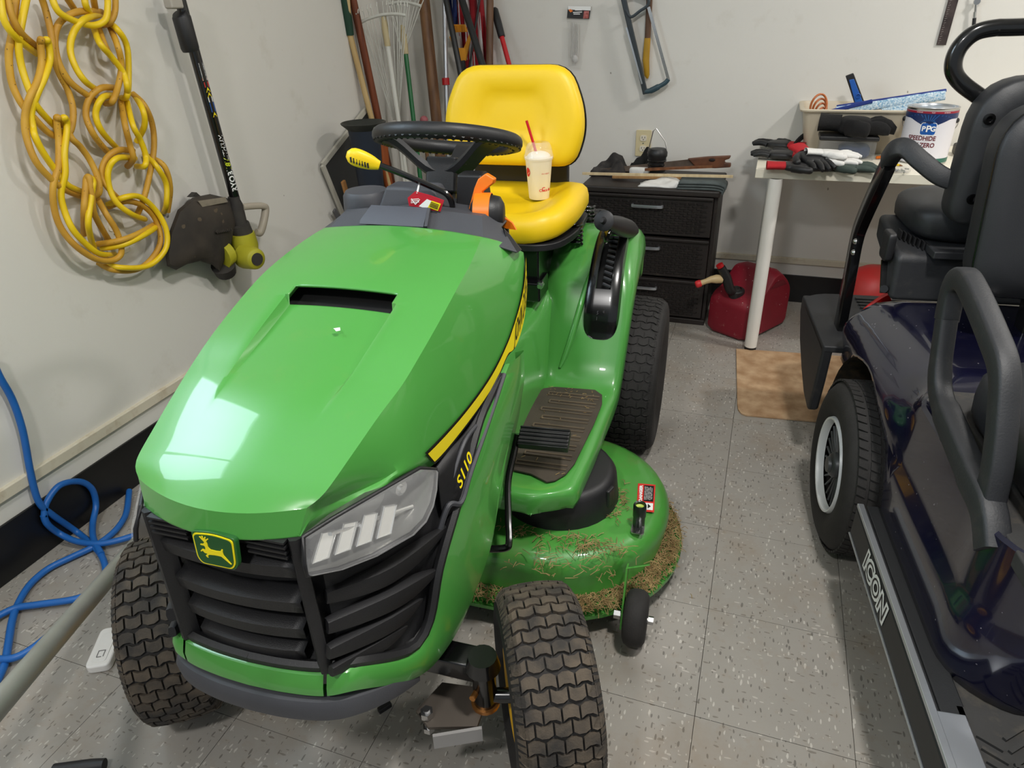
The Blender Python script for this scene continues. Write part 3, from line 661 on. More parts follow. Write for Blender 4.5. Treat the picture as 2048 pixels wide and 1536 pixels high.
# --- footrests and fenders (lofted from a side profile)
prof = [(.447, .300, .355), (.450, .330, .357), (.463, .346, .360), (.50, .348, .364), (.65, .346, .374), (.80, .345, .380), (.90, .346, .385), (.955, .358, .389), (.99, .390, .391), (1.02, .44, .393), (1.06, .515, .396), (1.11, .60, .399), (1.17, .66, .400), (1.25, .70, .400), (1.34, .708, .398), (1.43, .685, .394), (1.50, .63, .388), (1.54, .54, .382)]
PF = spline([(0, y, z) for y, z, e in prof], 5); EF = [p.x for p in spline([(e, 0, 0) for y, z, e in prof], 5)]
def corner_e(y): # rounds the front outer corner of the footrest
    return -.085*(1-min(1, max(0, (y-.447)/.07)))**2
for sd in (1, -1):
    R_ = []
    for i, p in enumerate(PF):
        t = (PF[min(i+1, len(PF)-1)]-PF[max(i-1, 0)]).normalized(); n = Vector((0, -t.z, t.y)); e = EF[i]+corner_e(p.y)
        xi = .15; q = []
        for f_ in (0, .25, .5, .72, .9): 
            b = 0
            x = lerp(xi, e-lerp(.022, .055, smooth01((p.y-1.05)/.15)), f_/.9)
            if p.y > 1.0: b = .006*math.exp(-((x-.235)/.012)**2)*0
            q.append(p+Vector((x, 0, 0))+n*b)
        r_ = lerp(.022, .055, smooth01((p.y-1.05)/.15))
        if p.y < .5: dn = lambda d, p=p: Vector((0, .15, -1))*min(d, max(.0, p.z-.296))
        else: dn = lambda d, n=n: -n*d
        q += [p+Vector((e-r_*(1-math.sin(a_)), 0, 0))+dn(r_*(1-math.cos(a_))) for a_ in (.35, .75, 1.15, 1.57)]+[p+Vector((e+.001, 0, 0))+dn(r_+.02), p+Vector((e-.002, 0, 0))+dn(r_+.034)]
        R_.append([mir(k, sd) for k in q])
    mb = MB(); mb.grid(R_); fd = mb.build('fender', green, mower, smooth=60, solid=.004)
    # rubber footrest mat with ribs
    if sd == 1: mo = [mZ(*p, .352) for p in [(1087, 779), (1110, 776), (1190, 782), (1204, 792), (1204, 810), (1188, 850), (1150, 928), (1132, 950), (1110, 963), (1093, 966), (1062, 950), (1027, 942), (1030, 930), (1040, 850), (1058, 812), (1075, 788)]]
    mm = M('dusty_mat', (70, 62, 52), .85, var=.25, vs=14, bump=.2, bs=200)
    mt = MB().prism3([mir(p, sd) for p in mo], (0, 0, .0045)).build('footrest_mat', mm, fd, bevel=.001)
    mb = MB()
    for k in range(9):
        y = .90-k*.042
        if y < .53: break
        x0 = .205+.012*(k % 2); x1 = .345-.002*k
        z = .3575; mb.tube([mir(Vector((x0, y, z)), sd), mir(Vector((x1, y+.004, z)), sd)], .0032, 6); mb.tube([mir(Vector((x0, y-.014, z)), sd), mir(Vector((x1, y-.012, z)), sd)], .0022, 6)
        mb.tube([mir(Vector((x0, y, z)), sd), mir(Vector((x0, y-.014, z)), sd)], .0028, 6)
    mb.build('mat_rib', M('mat_rib', (92, 80, 64), .85, var=.2), mt, smooth=60)
    # ridge pressed into the riser
    mb = MB(); P = [PF[i]+Vector((.215+.01*k, 0, 0))+Vector((0, -.004, .002)) for k, i in enumerate(range(40, 64, 3))]
    mb.tube([mir(p, sd) for p in P], [.004, .008, .009, .009, .009, .008, .006, .003][:len(P)], 8); mb.build('fender_bead', green, fd, smooth=60)
# central tunnel under the seat and dash
mb = MB(); R_ = []
for y, z, h in [(.42, .66, .16), (.60, .62, .165), (.80, .585, .16), (1.0, .575, .165), (1.12, .62, .17), (1.3, .68, .17), (1.6, .66, .17), (1.7, .56, .17)]:
    R_.append([Vector((x, y, zz)) for x, zz in ((-h-.02, .33), (-h, z-.05), (-h+.03, z-.01), (-.05, z), (.05, z), (h-.03, z-.01), (h, z-.05), (h+.02, .33))])
R_ = [spline_row for spline_row in R_]
mb.grid([[Vector(p) for p in r] for r in zip(*[spline([r[k] for r in R_], 5) for k in range(8)])]); mb.build('centre_tunnel', green, mower, smooth=50)
# seat support, fuel area and brackets
mb = MB(); mb.box((.0, 1.22, .68), (.30, .42, .12)); mb.box((.06, 1.03, .615), (.20, .10, .055)); sup = mb.build('seat_support', blackg, mower, bevel=.006)
mb = MB(); mb.cyl((.158, 1.0, .635), (.158, .985, .635), .010, 12); mb.cyl((.158, 1.0, .635), (.158, .98, .635), .0065, 8); mb.build('support_bolt', steel, sup)
for y in (1.20, 1.40):
    mb = MB(); sp_ = [Vector((.215+.016*math.cos(a*2*math.pi/10), y+.016*math.sin(a*2*math.pi/10), .69+.06*a/50)) for a in range(51)]
    mb.tube(sp_, .004, 6); mb.build('seat_spring', blackg, sup)
mb = MB(); mb.lathe([(.030, 0), (.034, .006), (.030, .012), (.014, .012), (.012, .006), (.0, .006)], 20, xf=Matrix.Translation((.235, 1.44, .712))); mb.build('fender_grommet', blackp, sup)
# --- height lever panel on the right fender
def fsurf(s_, x, h):  # s_ index along PF
    i = min(int(s_), len(PF)-2); f_ = s_-i; p = PF[i].lerp(PF[i+1], f_); t = (PF[i+1]-PF[i]).normalized(); n = Vector((0, -t.z, t.y)); return p+Vector((x, 0, 0))+n*h
i0 = next(i for i, p in enumerate(PF) if p.z > .455 and p.y > 1); i1 = next(i for i, p in enumerate(PF) if p.y > 1.30)
mb = MB(); R_ = []; nS = 30
def pw(t): # half width along the panel
    d = abs(2*t-1); return .050*(1-.16*t)*max(.0, 1-d**7)**.4+.003
for k in range(nS+1):
    t = .5-.5*math.cos(math.pi*k/nS); s_ = lerp(i0, i1, t); c = .316; h_ = .024*smooth01(min(t/.22, (1-t)/.12 if t > .5 else 1, 1)); hw = pw(t)
    R_.append([fsurf(s_, c-hw, .001), fsurf(s_, c-hw*.93, h_*.8), fsurf(s_, c-hw*.75, h_), fsurf(s_, c-hw*.42, h_), fsurf(s_, c+hw*.42, h_), fsurf(s_, c+hw*.75, h_), fsurf(s_, c+hw*.93, h_*.8), fsurf(s_, c+hw, .001)])
mb.grid(R_, skip=lambda i, k: 12 <= i <= 22 and k == 3); lp_ = mb.build('lever_panel', blackg, mower, smooth=45)
mb = MB()
mb.grid([[fsurf(lerp(i0, i1, k/nS), .316-.024, .002), fsurf(lerp(i0, i1, k/nS), .316+.024, .002)] for k in range(8, 26)]); mb.build('lever_slot', void, lp_)
mb = MB()
for k in range(11):
    s_ = lerp(i0, i1, .32+.047*k); a = fsurf(s_, .316+.020, .02); b = fsurf(s_+.5, .316-.004, .014); mb.bar(a, b, .006, .006)
mb.build('lever_notch', greyp, lp_, bevel=.001)
mb = MB()
put_text(mb, '5', .012, lambda u, v: fsurf(lerp(i0, i1, .19)+v*60, .308+u, .0255), shear=.1); put_text(mb, '1', .012, lambda u, v: fsurf(lerp(i0, i1, .15)+v*60, .308+u, .0255)); put_text(mb, '4', .010, lambda u, v: fsurf(lerp(i0, i1, .2)+v*60, .325+u, .0255))
mb.build('panel_numbers', M('moulded_mark', (58, 58, 60), .6), lp_, smooth=0)
lv0 = fsurf(lerp(i0, i1, .86), .312, .0); lv1 = mX(1212, 478, .325); k0 = mX(1214, 455, .325)
mb = MB(); mb.tube(spline([lv0, lv1, k0+Vector((.01, 0, .01))], 5), .009, 8, sq=(1.4, .6, .6)); lvr = mb.build('height_lever', blackg, lp_)
mb = MB(); ka, kb = mX(1212, 443, .33), mX(1268, 462, .365); d = kb-ka
mb.tube([ka+d*k/8 for k in range(-1, 10)], [.006, .014, .019, .023, .0255, .027, .0275, .027, .024, .018, .006], 14, sq=(1, .82, 1)); mb.lathe([(.0, 0), (.022, 0), (.026, .004), (.026, .010), (.02, .013), (.0, .013)], 20, xf=frame(ka-d.normalized()*.012, -d)); mb.build('lever_knob', blackp, lvr, smooth=60)
# --- brake pedal
mb = MB(); A = [mY(1036, 868, .55), mY(1028, 905, .53), mY(1016, 965, .47), mY(1017, 1040, .40), mY(1018, 1085, .355), mY(1010, 1096, .345), mY(975, 1098, .335)]
mb.tube(spline(A, 6), .008, 10); pr = mb.build('pedal_rod', blackg, mower)
mb = MB(); p0, p1 = mY(1040, 876, .55), mY(1138, 880, .55); mb.box((0, 0, 0), ((p1-p0).length, .05, .022), xf=frame((p0+p1)/2, (0, -.45, .9), p1-p0))
for k in range(5): mb.box((0, -.02+k*.01, .012), ((p1-p0).length, .005, .006), xf=frame((p0+p1)/2, (0, -.45, .9), p1-p0))
mb.build('brake_pedal', blackp, pr, bevel=.003)
# --- seat
def seat_back():
    cy, cz = 1.335, 1.018; mb = MB(); R_ = []
    ol = rpoly([(-.185, -.135), (.185, -.135), (.212, -.04), (.205, .03), (.160, .138), (-.160, .138), (-.205, .03), (-.212, -.04)], [.055, .055, .06, .05, .07, .07, .05, .06], 5)
    for sc, h in ((1.0, 0), (1.0, .012), (.985, .024), (.95, .034), (.86, .040), (.66, .038), (.50, .034), (.46, .030), (.25, .030), (.04, .031)):
        R_.append([(p[0]*sc, p[1]*sc+.004*(1-sc), h+.010*(p[0]*sc/.2)**2) for p in ol])
    xf = frame((0, cy, cz), (0, -1, .16), (1, 0, 0)); mb.grid(R_, xf=xf, cu=True); mb.add(R_[-1], [tuple(range(len(ol)))], xf=xf)
    mb.add([(p[0]*1.012, p[1]*1.012, -.006) for p in ol]+[(p[0]*1.012, p[1]*1.012, .004) for p in ol], [tuple(range(len(ol)))]+[(i, (i+1) % len(ol), len(ol)+(i+1) % len(ol), len(ol)+i) for i in range(len(ol))], 1, xf=xf)
    return mb.build('seat_back', [yellow, blackp], mower, smooth=60)
sbk = seat_back()
mb = MB(); ol = rpoly([(-.19, -.20), (.19, -.20), (.232, -.05), (.222, .16), (.17, .20), (-.17, .20), (-.222, .16), (-.232, -.05)], [.10, .10, .08, .06, .05, .05, .06, .08], 5); R_ = []
for sc, h in ((.96, -.045), (1.0, -.032), (1.0, -.010), (.98, .010), (.93, .022), (.84, .028), (.72, .022), (.60, .014), (.585, .010), (.35, .006), (.05, .006)):
    R_.append([(p[0]*sc, p[1]*sc, h+(.03*(p[0]*sc/.23)**2 if sc < .9 else .03*(p[0]/.23)**2*.7)+.06*((p[1]*sc)+.05)*.35) for p in ol])
xf = Matrix.Translation((0, 1.20, .785)); mb.grid(R_, xf=xf, cu=True); mb.add(R_[-1], [tuple(range(len(ol)))], xf=xf); sc_ = mb.build('seat_cushion', yellow, mower, smooth=60)
mb = MB(); mb.prism([(p[0]*.99, p[1]*.99) for p in ol], .02, xf=Matrix.Translation((0, 1.20, .722))); mb.build('seat_pan', blackp, sc_, bevel=.004)
mb = MB(); mb.box((0, 1.385, .83), (.30, .03, .20)); mb.build('seat_bracket', blackp, sc_, bevel=.006)
# --- mower deck
cx, cyD, rD = .288, .69, .30
def stad(inset, z):
    r = rD-inset; out = []
    for k in range(25): a = -math.pi/2+math.pi*k/24; out.append(Vector((cx+r*math.cos(a), cyD+r*math.sin(a), z)))
    for k in range(25): a = math.pi/2+math.pi*k/24; out.append(Vector((-cx+r*math.cos(a), cyD+r*math.sin(a), z)))
    return out
mb = MB(); lay = [(-.018, .066), (-.018, .056), (.0, .056), (.0, .072), (.030, .074), (.034, .082), (.022, .150), (.024, .172), (.034, .190), (.055, .202), (.085, .206), (.16, .206), (.2, .206)]
R_ = [stad(i, z) for i, z in lay]; mb.grid(R_, cu=True); mb.add(R_[-1], [tuple(range(50))]); deck = mb.build('mower_deck', green_deck, mower, smooth=50)
for sx in (.29, -.29):
    mb = MB(); c = Vector((sx, .66, .204)); mb.lathe([(.150, 0), (.147, .025), (.142, .07), (.132, .085), (.12, .09), (.0, .09)], 36, xf=Matrix.Translation(c)); mb.build('spindle_cover', blackp, deck, smooth=40)
    mb = MB(); a = math.radians(-20); mb.box((0, 0, 0), (.03, .012, .05), xf=frame(c+Vector((.143*math.cos(a), .143*math.sin(a), .05)), (0, 0, 1), (-math.sin(a), math.cos(a), 0))); mb.build('cover_boss', blackp, deck, bevel=.005)
mb = MB(); wp = mZ(1277, 1052, .207); mb.lathe([(.014, 0), (.014, .03), (.0155, .032), (.0155, .062), (.0135, .066), (.0105, .064), (.0105, .03), (.0, .03)], 20, xf=Matrix.Translation(wp)); wo = mb.build('washout_port', M('dark_green_black', (20, 34, 26), .35), deck, smooth=40)
MB().lathe([(.0105, .058), (.006, .054), (.006, .04)], 16, xf=Matrix.Translation(wp)).build('port_seal', M('lime', (190, 210, 90), .5), wo)
mb = MB(); mb.prism(rpoly([(-.016, -.032), (.016, -.032), (.014, .012), (-.014, .012)], .01), .003, xf=Matrix.Translation(wp+Vector((0, 0, .0005)))); mb.build('port_bracket', steel, wo)
mb = MB(); mb.cyl(wp+Vector((0, -.022, .003)), wp+Vector((0, -.022, .008)), .006, 6); mb.build('port_bolt', blackp, wo)
lc = [mZ(*p, .2075) for p in [(1273, 1022), (1308, 1025), (1311, 970), (1276, 967)]]
mb = MB(); mb.prism3(lc, (0, 0, .0008)); wl_ = mb.build('deck_warning_label', decal_red, deck, smooth=0)
def lbl(u, v, z=.0012): return lc[0].lerp(lc[1], u).lerp(lc[3].lerp(lc[2], u), v)+Vector((0, 0, z))
mb = MB(); mb.prism3([lbl(.36, .06), lbl(.92, .06), lbl(.92, .30), lbl(.36, .30)], (0, 0, .0003)); mb.prism3([lbl(.05, .35), lbl(.28, .35), lbl(.28, .95), lbl(.05, .95)], (0, 0, .0001)) if False else None
mb.build('label_symbol_field', decal_wht, wl_, smooth=0)
mb = MB(); mb.prism3([lbl(.62, .10, .0017), lbl(.80, .18, .0017), lbl(.62, .27, .0017)], (0, 0, .0002)); mb.prism3([lbl(.36, .36), lbl(.92, .36), lbl(.92, .94), lbl(.36, .94)], (0, 0, .0003)); mb.build('label_black_field', decal_blk, wl_, smooth=0)
def lblt(u, v): return lbl(.2-v*14, .62+u*9, .0014)
mb = MB(); put_text(mb, 'DANGER', .0165, lblt, bold=.001)
for k in range(5): put_text(mb, 'KEEP HANDS AND FEET AWAY'[k*3:k*3+14], .007, lambda u, v, k=k: lbl(.44+.095*k-v*14, .65+u*9*.95, .0017))
mb.build('label_lettering', decal_wht, wl_, smooth=0)
# gauge wheel
gc = Vector((.522, .425, .066)); xr = Matrix.Translation(gc) @ Matrix.Rotation(math.pi/2, 4, 'Y')
for sd in (1, -1):
    x2 = Matrix.Translation(mir(gc, sd)) @ Matrix.Rotation(math.pi/2, 4, 'Y')
    gw = MB().lathe([(.012, -.026), (.05, -.026), (.060, -.020), (.0645, -.010), (.0655, 0), (.0645, .010), (.060, .020), (.05, .026), (.012, .026)], 36, xf=x2).build('gauge_wheel', rubber, deck, smooth=50)
    mb = MB(); g_ = mir(gc, sd); mb.cyl(g_+Vector((-.05, 0, 0)), g_+Vector((-.035, 0, 0)), .011, 6); mb.cyl(g_+Vector((.028, 0, 0)), g_+Vector((.04, 0, 0)), .010, 6); mb.cyl(g_+Vector((-.045, 0, 0)), g_+Vector((.036, 0, 0)), .006, 8); mb.build('wheel_bolt', steel, gw)
    mb = MB(); mb.prism3([mir(Vector((.489, .40, .045)), sd), mir(Vector((.489, .45, .045)), sd), mir(Vector((.489, .49, .165)), sd), mir(Vector((.489, .46, .175)), sd)], (.004*sd, 0, 0)); mb.prism3([mir(Vector((.489, .46, .175)), sd), mir(Vector((.489, .48, .16)), sd), mir(Vector((.54, .50, .16)), sd), mir(Vector((.54, .485, .175)), sd)], (0, .004, 0)); mb.build('gauge_bracket', green_deck, gw)

# ================================================================== GOLF CART
cart = thing('golf_cart', 'dark navy golf cart with black seats and a spoked wheel at the right edge', 'golf cart', mat=CO)
navy = M('navy_paint', (15, 15, 36), .18, var=.1, coat=.7); dirt(navy, (70, 66, 70), 30, .55, .8, .18, world=False); specks(navy, (150, 145, 150), 60, .10, amount=.5)
vinyl = M('black_vinyl_seat', (34, 35, 38), .5, var=.08, bump=.12, bs=500)
cplast = M('cart_plastic', (38, 39, 42), .55, var=.15, bump=.2, bs=300); dirt(cplast, (92, 86, 78), 24, .58, .8, .3, world=False)
alum = M('aluminium', (196, 200, 206), .32, metal=.85, var=.06)
deckm = M('dusty_black_deck', (46, 45, 44), .75, var=.2, bump=.15, bs=200); dirt(deckm, (110, 98, 80), 20, .55, .8, .35, world=False)
ARC = (.265, .225, .285)
path = [(.30, .615), (.18, .612), (.10, .595), (.06, .565)]
yy = .55
ys = [.545, .53, .51, .48, .44, .40, .36, .32, .28, .24, .20, .16, .12, .08, .05, .025, .005, -.012, -.02, -.05, -.1, -.15, -.2, -.25, -.3, -.35]
path += [(.045, y) for y in ys]
path += [(.165-.12*math.cos(a*math.pi/16), -.38-.12*math.sin(a*math.pi/16)) for a in range(0, 9)]
path += [(.25, -.5), (.4, -.5), (.7, -.5), (1.0, -.5), (1.1, -.5)]
R_ = []
NT = 14
for (x, y) in path:
    zl = .292
    d2 = ARC[2]**2-(y-ARC[0])**2
    if d2 > 0 and x < .09: zl = max(zl, ARC[1]+math.sqrt(d2))
    k = smooth01((y+.02)/.10) if x < .3 or y > 0 else 0
    zt = lerp(.568, .60, k)
    if y > .5: zt = lerp(.60, .53, (y-.5)/.115)
    if y > .5 and x < .3: zl = max(zl, .40)
    col = []
    cn = Vector((.55, .05, 0))-Vector((x, y, 0)); cn.normalize(); cn = Vector((1, 0, 0)) if -.38 < y < .56 and x < .06 else cn
    for t in [i/NT for i in range(NT+1)]:
        z = lerp(zl, zt, t); r = .10*k*max(0, (z-.50)/.10)**2 if z > .5 else 0
        bulge = -.016*k*math.exp(-((z-.49)/.05)**2)
        step = .012*smooth01((z-.405)/.02)+.05*max(0, z-.42)*(1-k)
        col.append(Vector((x, y, z))+cn*(r+bulge+step*(1-k*.6)))
    if k < .5: col += [col[-1]+cn*.008+Vector((0, 0, .004)), col[-1]+cn*.02+Vector((0, 0, -.004)), col[-1]+cn*.02+Vector((0, 0, -.05))]
    else: col += [col[-1]+cn*.02+Vector((0, 0, .002)), col[-1]+cn*.2+Vector((0, 0, .006)), col[-1]+cn*.5+Vector((0, 0, .006))]
    R_.append(col)
mb = MB(); mb.grid(R_); body = mb.build('body_side', navy, cart, smooth=50, solid=.004)
mb = MB()
for k in range(17):
    a = math.pi*k/16
mb.grid([[Vector((x, ARC[0]+ARC[2]*math.cos(math.pi*k/16), ARC[1]+ARC[2]*math.sin(math.pi*k/16))) for x in (.035, .3)] for k in range(7)]); mb.grid([[Vector((x, ARC[0]+ARC[2]*math.cos(math.pi*k/16), ARC[1]+ARC[2]*math.sin(math.pi*k/16))) for x in (.06, .3)] for k in range(6, 17)]); mb.box((.30, .27, .3), (.01, .6, .5)); mb.build('wheel_well', M('muddy_liner', (34, 29, 24), .9, rgb2=(70, 54, 38), vs=40, bump=.5, bs=60), body)
mb = MB(); mb.box((.58, .02, .57), (.92, .90, .03)); mb.box((.58, -.26, .555), (1.0, .46, .03)); mb.build('seat_base_top', deckm, cart, bevel=.004)
mb = MB(); P = [cX(1722, 618, .14), cX(1733, 604, .14), cX(1742, 590, .145)]; mb.tube(spline([(.085, .585, .50), (.10, .59, .53), (.125, .595, .556), (.15, .598, .575)], 5), [.004]+[.012]*14+[.004], 8, sq=(1.2, .6)); mb.build('tail_light', M('red_lens', (190, 24, 20), .2, var=.05, coat=.4), cart)
# rocker, sill and floor
mb = MB(); mb.box((.012, -1.0, .257), (.024, 2.0, .07)); mb.box((.042, -.26, .258), (.04, .54, .074)); rk = mb.build('rocker_panel', M('rocker_vinyl', (26, 27, 29), .5, var=.08, bump=.1, bs=500), cart, bevel=.003)
mb = MB(); mb.box((.010, -1.0, .2205), (.026, 2.0, .004)); mb.build('lower_trim', alum, rk, bevel=.001)
mb = MB(); mb.box((.030, -1.30, .2975), (.052, 1.56, .008)); mb.box((.008, -.995, .2975), (.014, 2.0, .009)); mb.build('sill_plate', alum, rk, bevel=.002)
tb = MB(); t0, t1 = Vector((-.0012, -.120, .258)), Vector((-.0012, -.290, .258))
def icon(off): return lambda u, v: Vector((-off, -.207-u, .259+v))
put_text(tb, 'ICON', .062, icon(.0012), bold=.0062, shear=.15, space=1.06); tt = tb.build('lettering_outline', decal_wht, rk, smooth=0)
tb = MB(); put_text(tb, 'ICON', .062, icon(.0019), bold=-.0004, shear=.15, space=1.06); tb.build('lettering_fill', decal_blk, tt, smooth=0)
mb = MB(); mb.box((.60, -1.28, .285), (1.1, 1.56, .02)); mb.box((.57, -.30, .275), (1.06, .50, .03)); fm = mb.build('floor_mat', deckm, cart)
mb = MB()
for k in range(70):
    c = -2.0+k*.021
    # diagonal ribs clipped to the mat
    x0, x1 = .10, .62; y0 = c+.0; y1 = c+(x1-x0)*.75
    if y1 > -.52: x1 = x0+(-.52-y0)/.75; y1 = -.52
    if x1-x0 > .01 and y0 < -.53: mb.bar((x0, y0, .297), (x1, y1, .297), .006, .006)
    c2 = -2.0+k*.021
    xa, xb = .062, .092; mb.bar((xa, c2, .297), (xb, c2-.02, .297), .006, .006) if c2 < -.50 else None
mb.bar((.097, -2.05, .298), (.097, -.60, .298), .012, .008); mb.bar((.097, -.60, .298), (1.0, -.54, .298), .012, .008)
mb.build('mat_ribs', deckm, fm)
# wheel
xr0 = Matrix.Translation((.075, .265, .225))
prof_ = [(.125, -.07), (.135, -.078), (.165, -.084), (.195, -.080), (.214, -.066), (.2225, -.05), (.224, 0), (.2225, .05), (.214, .066), (.19, .08), (.135, .078), (.125, .07)]
xr = xr0 @ Matrix.Rotation(math.pi/2, 4, 'Y'); sp = [(p.x, p.y) for p in spline([(a, b, 0) for a, b in prof_], 4)]
ct = MB().lathe(sp, 64, xf=xr).build('cart_tire', rubber, cart, smooth=45)
mb = MB(); rows_n = 64
for i in range(rows_n):
    for j, (c, wd) in enumerate(((-.056, .020), (-.030, .020), (-.002, .024), (.026, .020), (.052, .020))):
        a0 = 2*math.pi*(i+(.3 if j % 2 else 0)+.08)/rows_n; a1 = a0+2*math.pi/rows_n*.78; sk = .35*2*math.pi/rows_n*(1 if j < 2 else -1)
        q = []
        for rr_ in (.2205, .2275 if abs(c) < .04 else .2262):
            for (x, a) in ((c-wd/2, a0), (c+wd/2, a0+sk), (c+wd/2, a1+sk), (c-wd/2, a1)):
                q.append(xr @ Vector((rr_*math.cos(a), rr_*math.sin(a), x)))
        mb.add(q, [(4, 5, 6, 7), (0, 1, 5, 4), (1, 2, 6, 5), (2, 3, 7, 6), (3, 0, 4, 7)])
mb.build('tread', rubber, ct, smooth=0)
rimw = MB().lathe([(.1165, -.062), (.1175, -.076), (.1195, -.081), (.1245, -.082), (.1275, -.074), (.126, -.06)], 48, xf=xr).build('rim_ring', M('white_rim', (226, 228, 230), .3, var=.03), ct, smooth=50)
mb = MB(); mb.lathe([(.112, -.045), (.06, -.030), (.0, -.03)], 40, xf=xr)
hubm = mb.build('wheel_disc', blackg, ct)
mb = MB()
for k in range(26):
    a = 2*math.pi*k/26; a2 = a+.22
    mb.tube([xr @ Vector((.030*math.cos(a), .030*math.sin(a), -.052)), xr @ Vector((.070*math.cos(a+.12), .070*math.sin(a+.12), -.056)), xr @ Vector((.112*math.cos(a2), .112*math.sin(a2), -.058))], .0036, 6)
mb.lathe([(.034, -.04), (.034, -.066), (.028, -.074), (.0, -.076)], 24, xf=xr); mb.lathe([(.022, -.075), (.02, -.082), (.0, -.083)], 20, xf=xr)
mb.build('wheel_spokes', M('spoke_grey', (70, 72, 74), .4, metal=.3), hubm, smooth=50)
# rear foot deck with side valance
mb = MB(); ol = rpoly([(.0, .575), (1.02, .575), (1.02, 1.005), (.0, 1.005)], [.01, .03, .10, .10], 6); mb.prism(ol, .022, xf=Matrix.Translation((0, 0, .40))); fdk = mb.build('foot_deck', cplast, cart, bevel=.006)
mb = MB()
for k in range(14):
    y = .62+k*.026
    mb.box((.52, y, .4245), (.72, .010, .006))
mb.build('deck_tread', deckm, fdk)
mb = MB(); va = [(.985, .42), (.975, .36), (.90, .29), (.80, .235), (.70, .195), (.615, .185), (.60, .20), (.585, .30), (.575, .42)]
mb.prism3([Vector((0, y, z)) for y, z in va], (.03, 0, 0)); mb.build('side_valance', cplast, fdk, bevel=.008)
# strut and armrest
def flatbar(P, wd, th, name, mat, par, up=(0, 0, 1), bev=0):
    mb = MB(); mb.tube(P, wd, 12, sq=(th/wd, 1, .22), up=up); return mb.build(name, mat, par, smooth=45)
SP = [(.07, .715, .41), (.07, .735, .60), (.07, .742, .69), (.07, .715, .76), (.07, .60, .93)]
stt = flatbar(spline([Vector(p) for p in [SP[0], SP[1], SP[2], SP[3], SP[4]]], 5), .030, .013, 'armrest_strut', blackg, cart, up=(1, 0, 0))
for p in (cX(1712, 483, .056), cX(1708, 505, .056)):
    mb = MB(); mb.lathe([(.0085, 0), (.0075, .004), (.0045, .0075), (.0, .0085)], 16, xf=frame(p, (-1, 0, 0))); mb.build('strut_bolt', steel, stt, smooth=60)
AP = [cX(1776, 322, .07), cY(1792, 300, .57), cY(1814, 298, .55), cY(1842, 322, .52), cY(1885, 354, .49), cY(1930, 364, .485), cY(1985, 364, .48)]
mb = MB(); mb.tube(spline(AP, 6), .021, 12, sq=(1.05, .85, .32), up=(0, 0, 1)); mb.build('armrest', cplast, cart, smooth=50)
# plastic pod under the rear seat
pr_ = [(.49, .60), (.56, .62), (.66, .68), (.73, .70), (.74, .765), (.66, .755), (.60, .735), (.52, .725), (.50, .715)]
mb = MB(); mb.prism3([Vector((.112, y, z)) for y, z in pr_], (.95, 0, 0)); pod = mb.build('seat_pod', cplast, cart, bevel=.014, seg=3)
mb = MB(); mb.box((.36, .51, .735), (.36, .10, .02)); mb.build('seat_hinge_plate', cplast, pod, bevel=.004)
mb = MB()
for k in range(7): mb.box((.135+.008*k, .60-.012*k, .748-.002*k), (.004, .03, .02))
mb.build('ribbed_boot', blackp, pod)
mb = MB(); b = cX(1776, 490, .10); mb.rbox(b, (.022, .062, .075), .35); bk = mb.build('belt_buckle', blackp, pod, smooth=50)
mb = MB(); mb.tube([cX(1770, 520, .105), cX(1767, 586, .108)], .010, 8, sq=(.3, 1, .5)); mb.cyl(cX(1768, 578, .10), cX(1768, 578, .112), .010, 12); mb.build('belt_strap', blackg, bk)
# cushions and backrests
mb = MB(); mb.rbox((.43, .66, .79), (.57, .30, .105), .55, e=.4); mb.build('rear_seat_cushion', vinyl, cart, smooth=70)
def backrest(outl, th, name, y, lean=0):
    mb = MB(); n = len(outl); cen = Vector((.44, y, .93)); R_ = []
    for sc, dy in ((.93, .5), (.985, .36), (1, .15), (1, -.15), (.985, -.36), (.93, -.5), (.80, -.56), (.4, -.60)):
        R_.append([Vector((cen.x+(p[0]-cen.x)*(1-(1-sc)*.35), y+dy*th+lean*(p[1]-.9), cen.z+(p[1]-cen.z)*(1-(1-sc)*.35 if sc > .9 else sc+.1))) if sc > .9 else Vector((cen.x+(p[0]-cen.x)*sc, y+dy*th+lean*(p[1]-.9), cen.z+(p[1]-cen.z)*sc)) for p in outl])
    mb.grid(R_, cu=True); mb.add(R_[0], [tuple(range(n))]); mb.add(R_[-1], [tuple(range(n))]); return mb.build(name, vinyl, cart, smooth=70)
rb_ = rpoly([(.172, .82), (.70, .82), (.70, 1.14), (.172, 1.14)], [.05, .06, .12, .11], 7)
rbk = backrest([(x, z) for x, z in rb_], .075, 'rear_backrest', .46)
mb = MB()
for p in (cY(1978, 238, .425), cY(1944, 398, .425)):
    mb.lathe([(.011, 0), (.011, .003), (.006, .004), (.006, .001), (.0, .001)], 12, xf=frame(p+Vector((0, .004, 0)), (0, -1, 0)))
mb2 = None
for p in (cY(1978, 238, .42), cY(1944, 398, .42)): MB().lathe([(.012, 0), (.012, .004), (.007, .005), (.006, .001), (.0, .001)], 12, xf=frame(p, (0, -1, 0))).build('backrest_screw', blackg, rbk)
fb_ = rpoly([(.19, .715), (.72, .70), (.72, 1.12), (.175, 1.10)], [.07, .06, .12, .10], 7)
fbk = backrest([(x, z) for x, z in fb_], .085, 'front_backrest', .30, lean=.10)
mb = MB(); P = [(x*1.0, z) for x, z in fb_]; mb.tube([Vector((.44+(p[0]-.44)*.992, .30-.030+.10*(p[1]-.9), .93+(p[1]-.93)*.992)) for p in P], .003, 6, closed=True); mb.build('piping', blackg, fbk, smooth=60)
mb = MB(); mb.bar((.36, .33, .58), (.36, .36, .80), .05, .012); mb.bar((.36, .36, .80), (.36, .47, .84), .05, .012); mb.build('backrest_bracket', blackg, cart, bevel=.003)
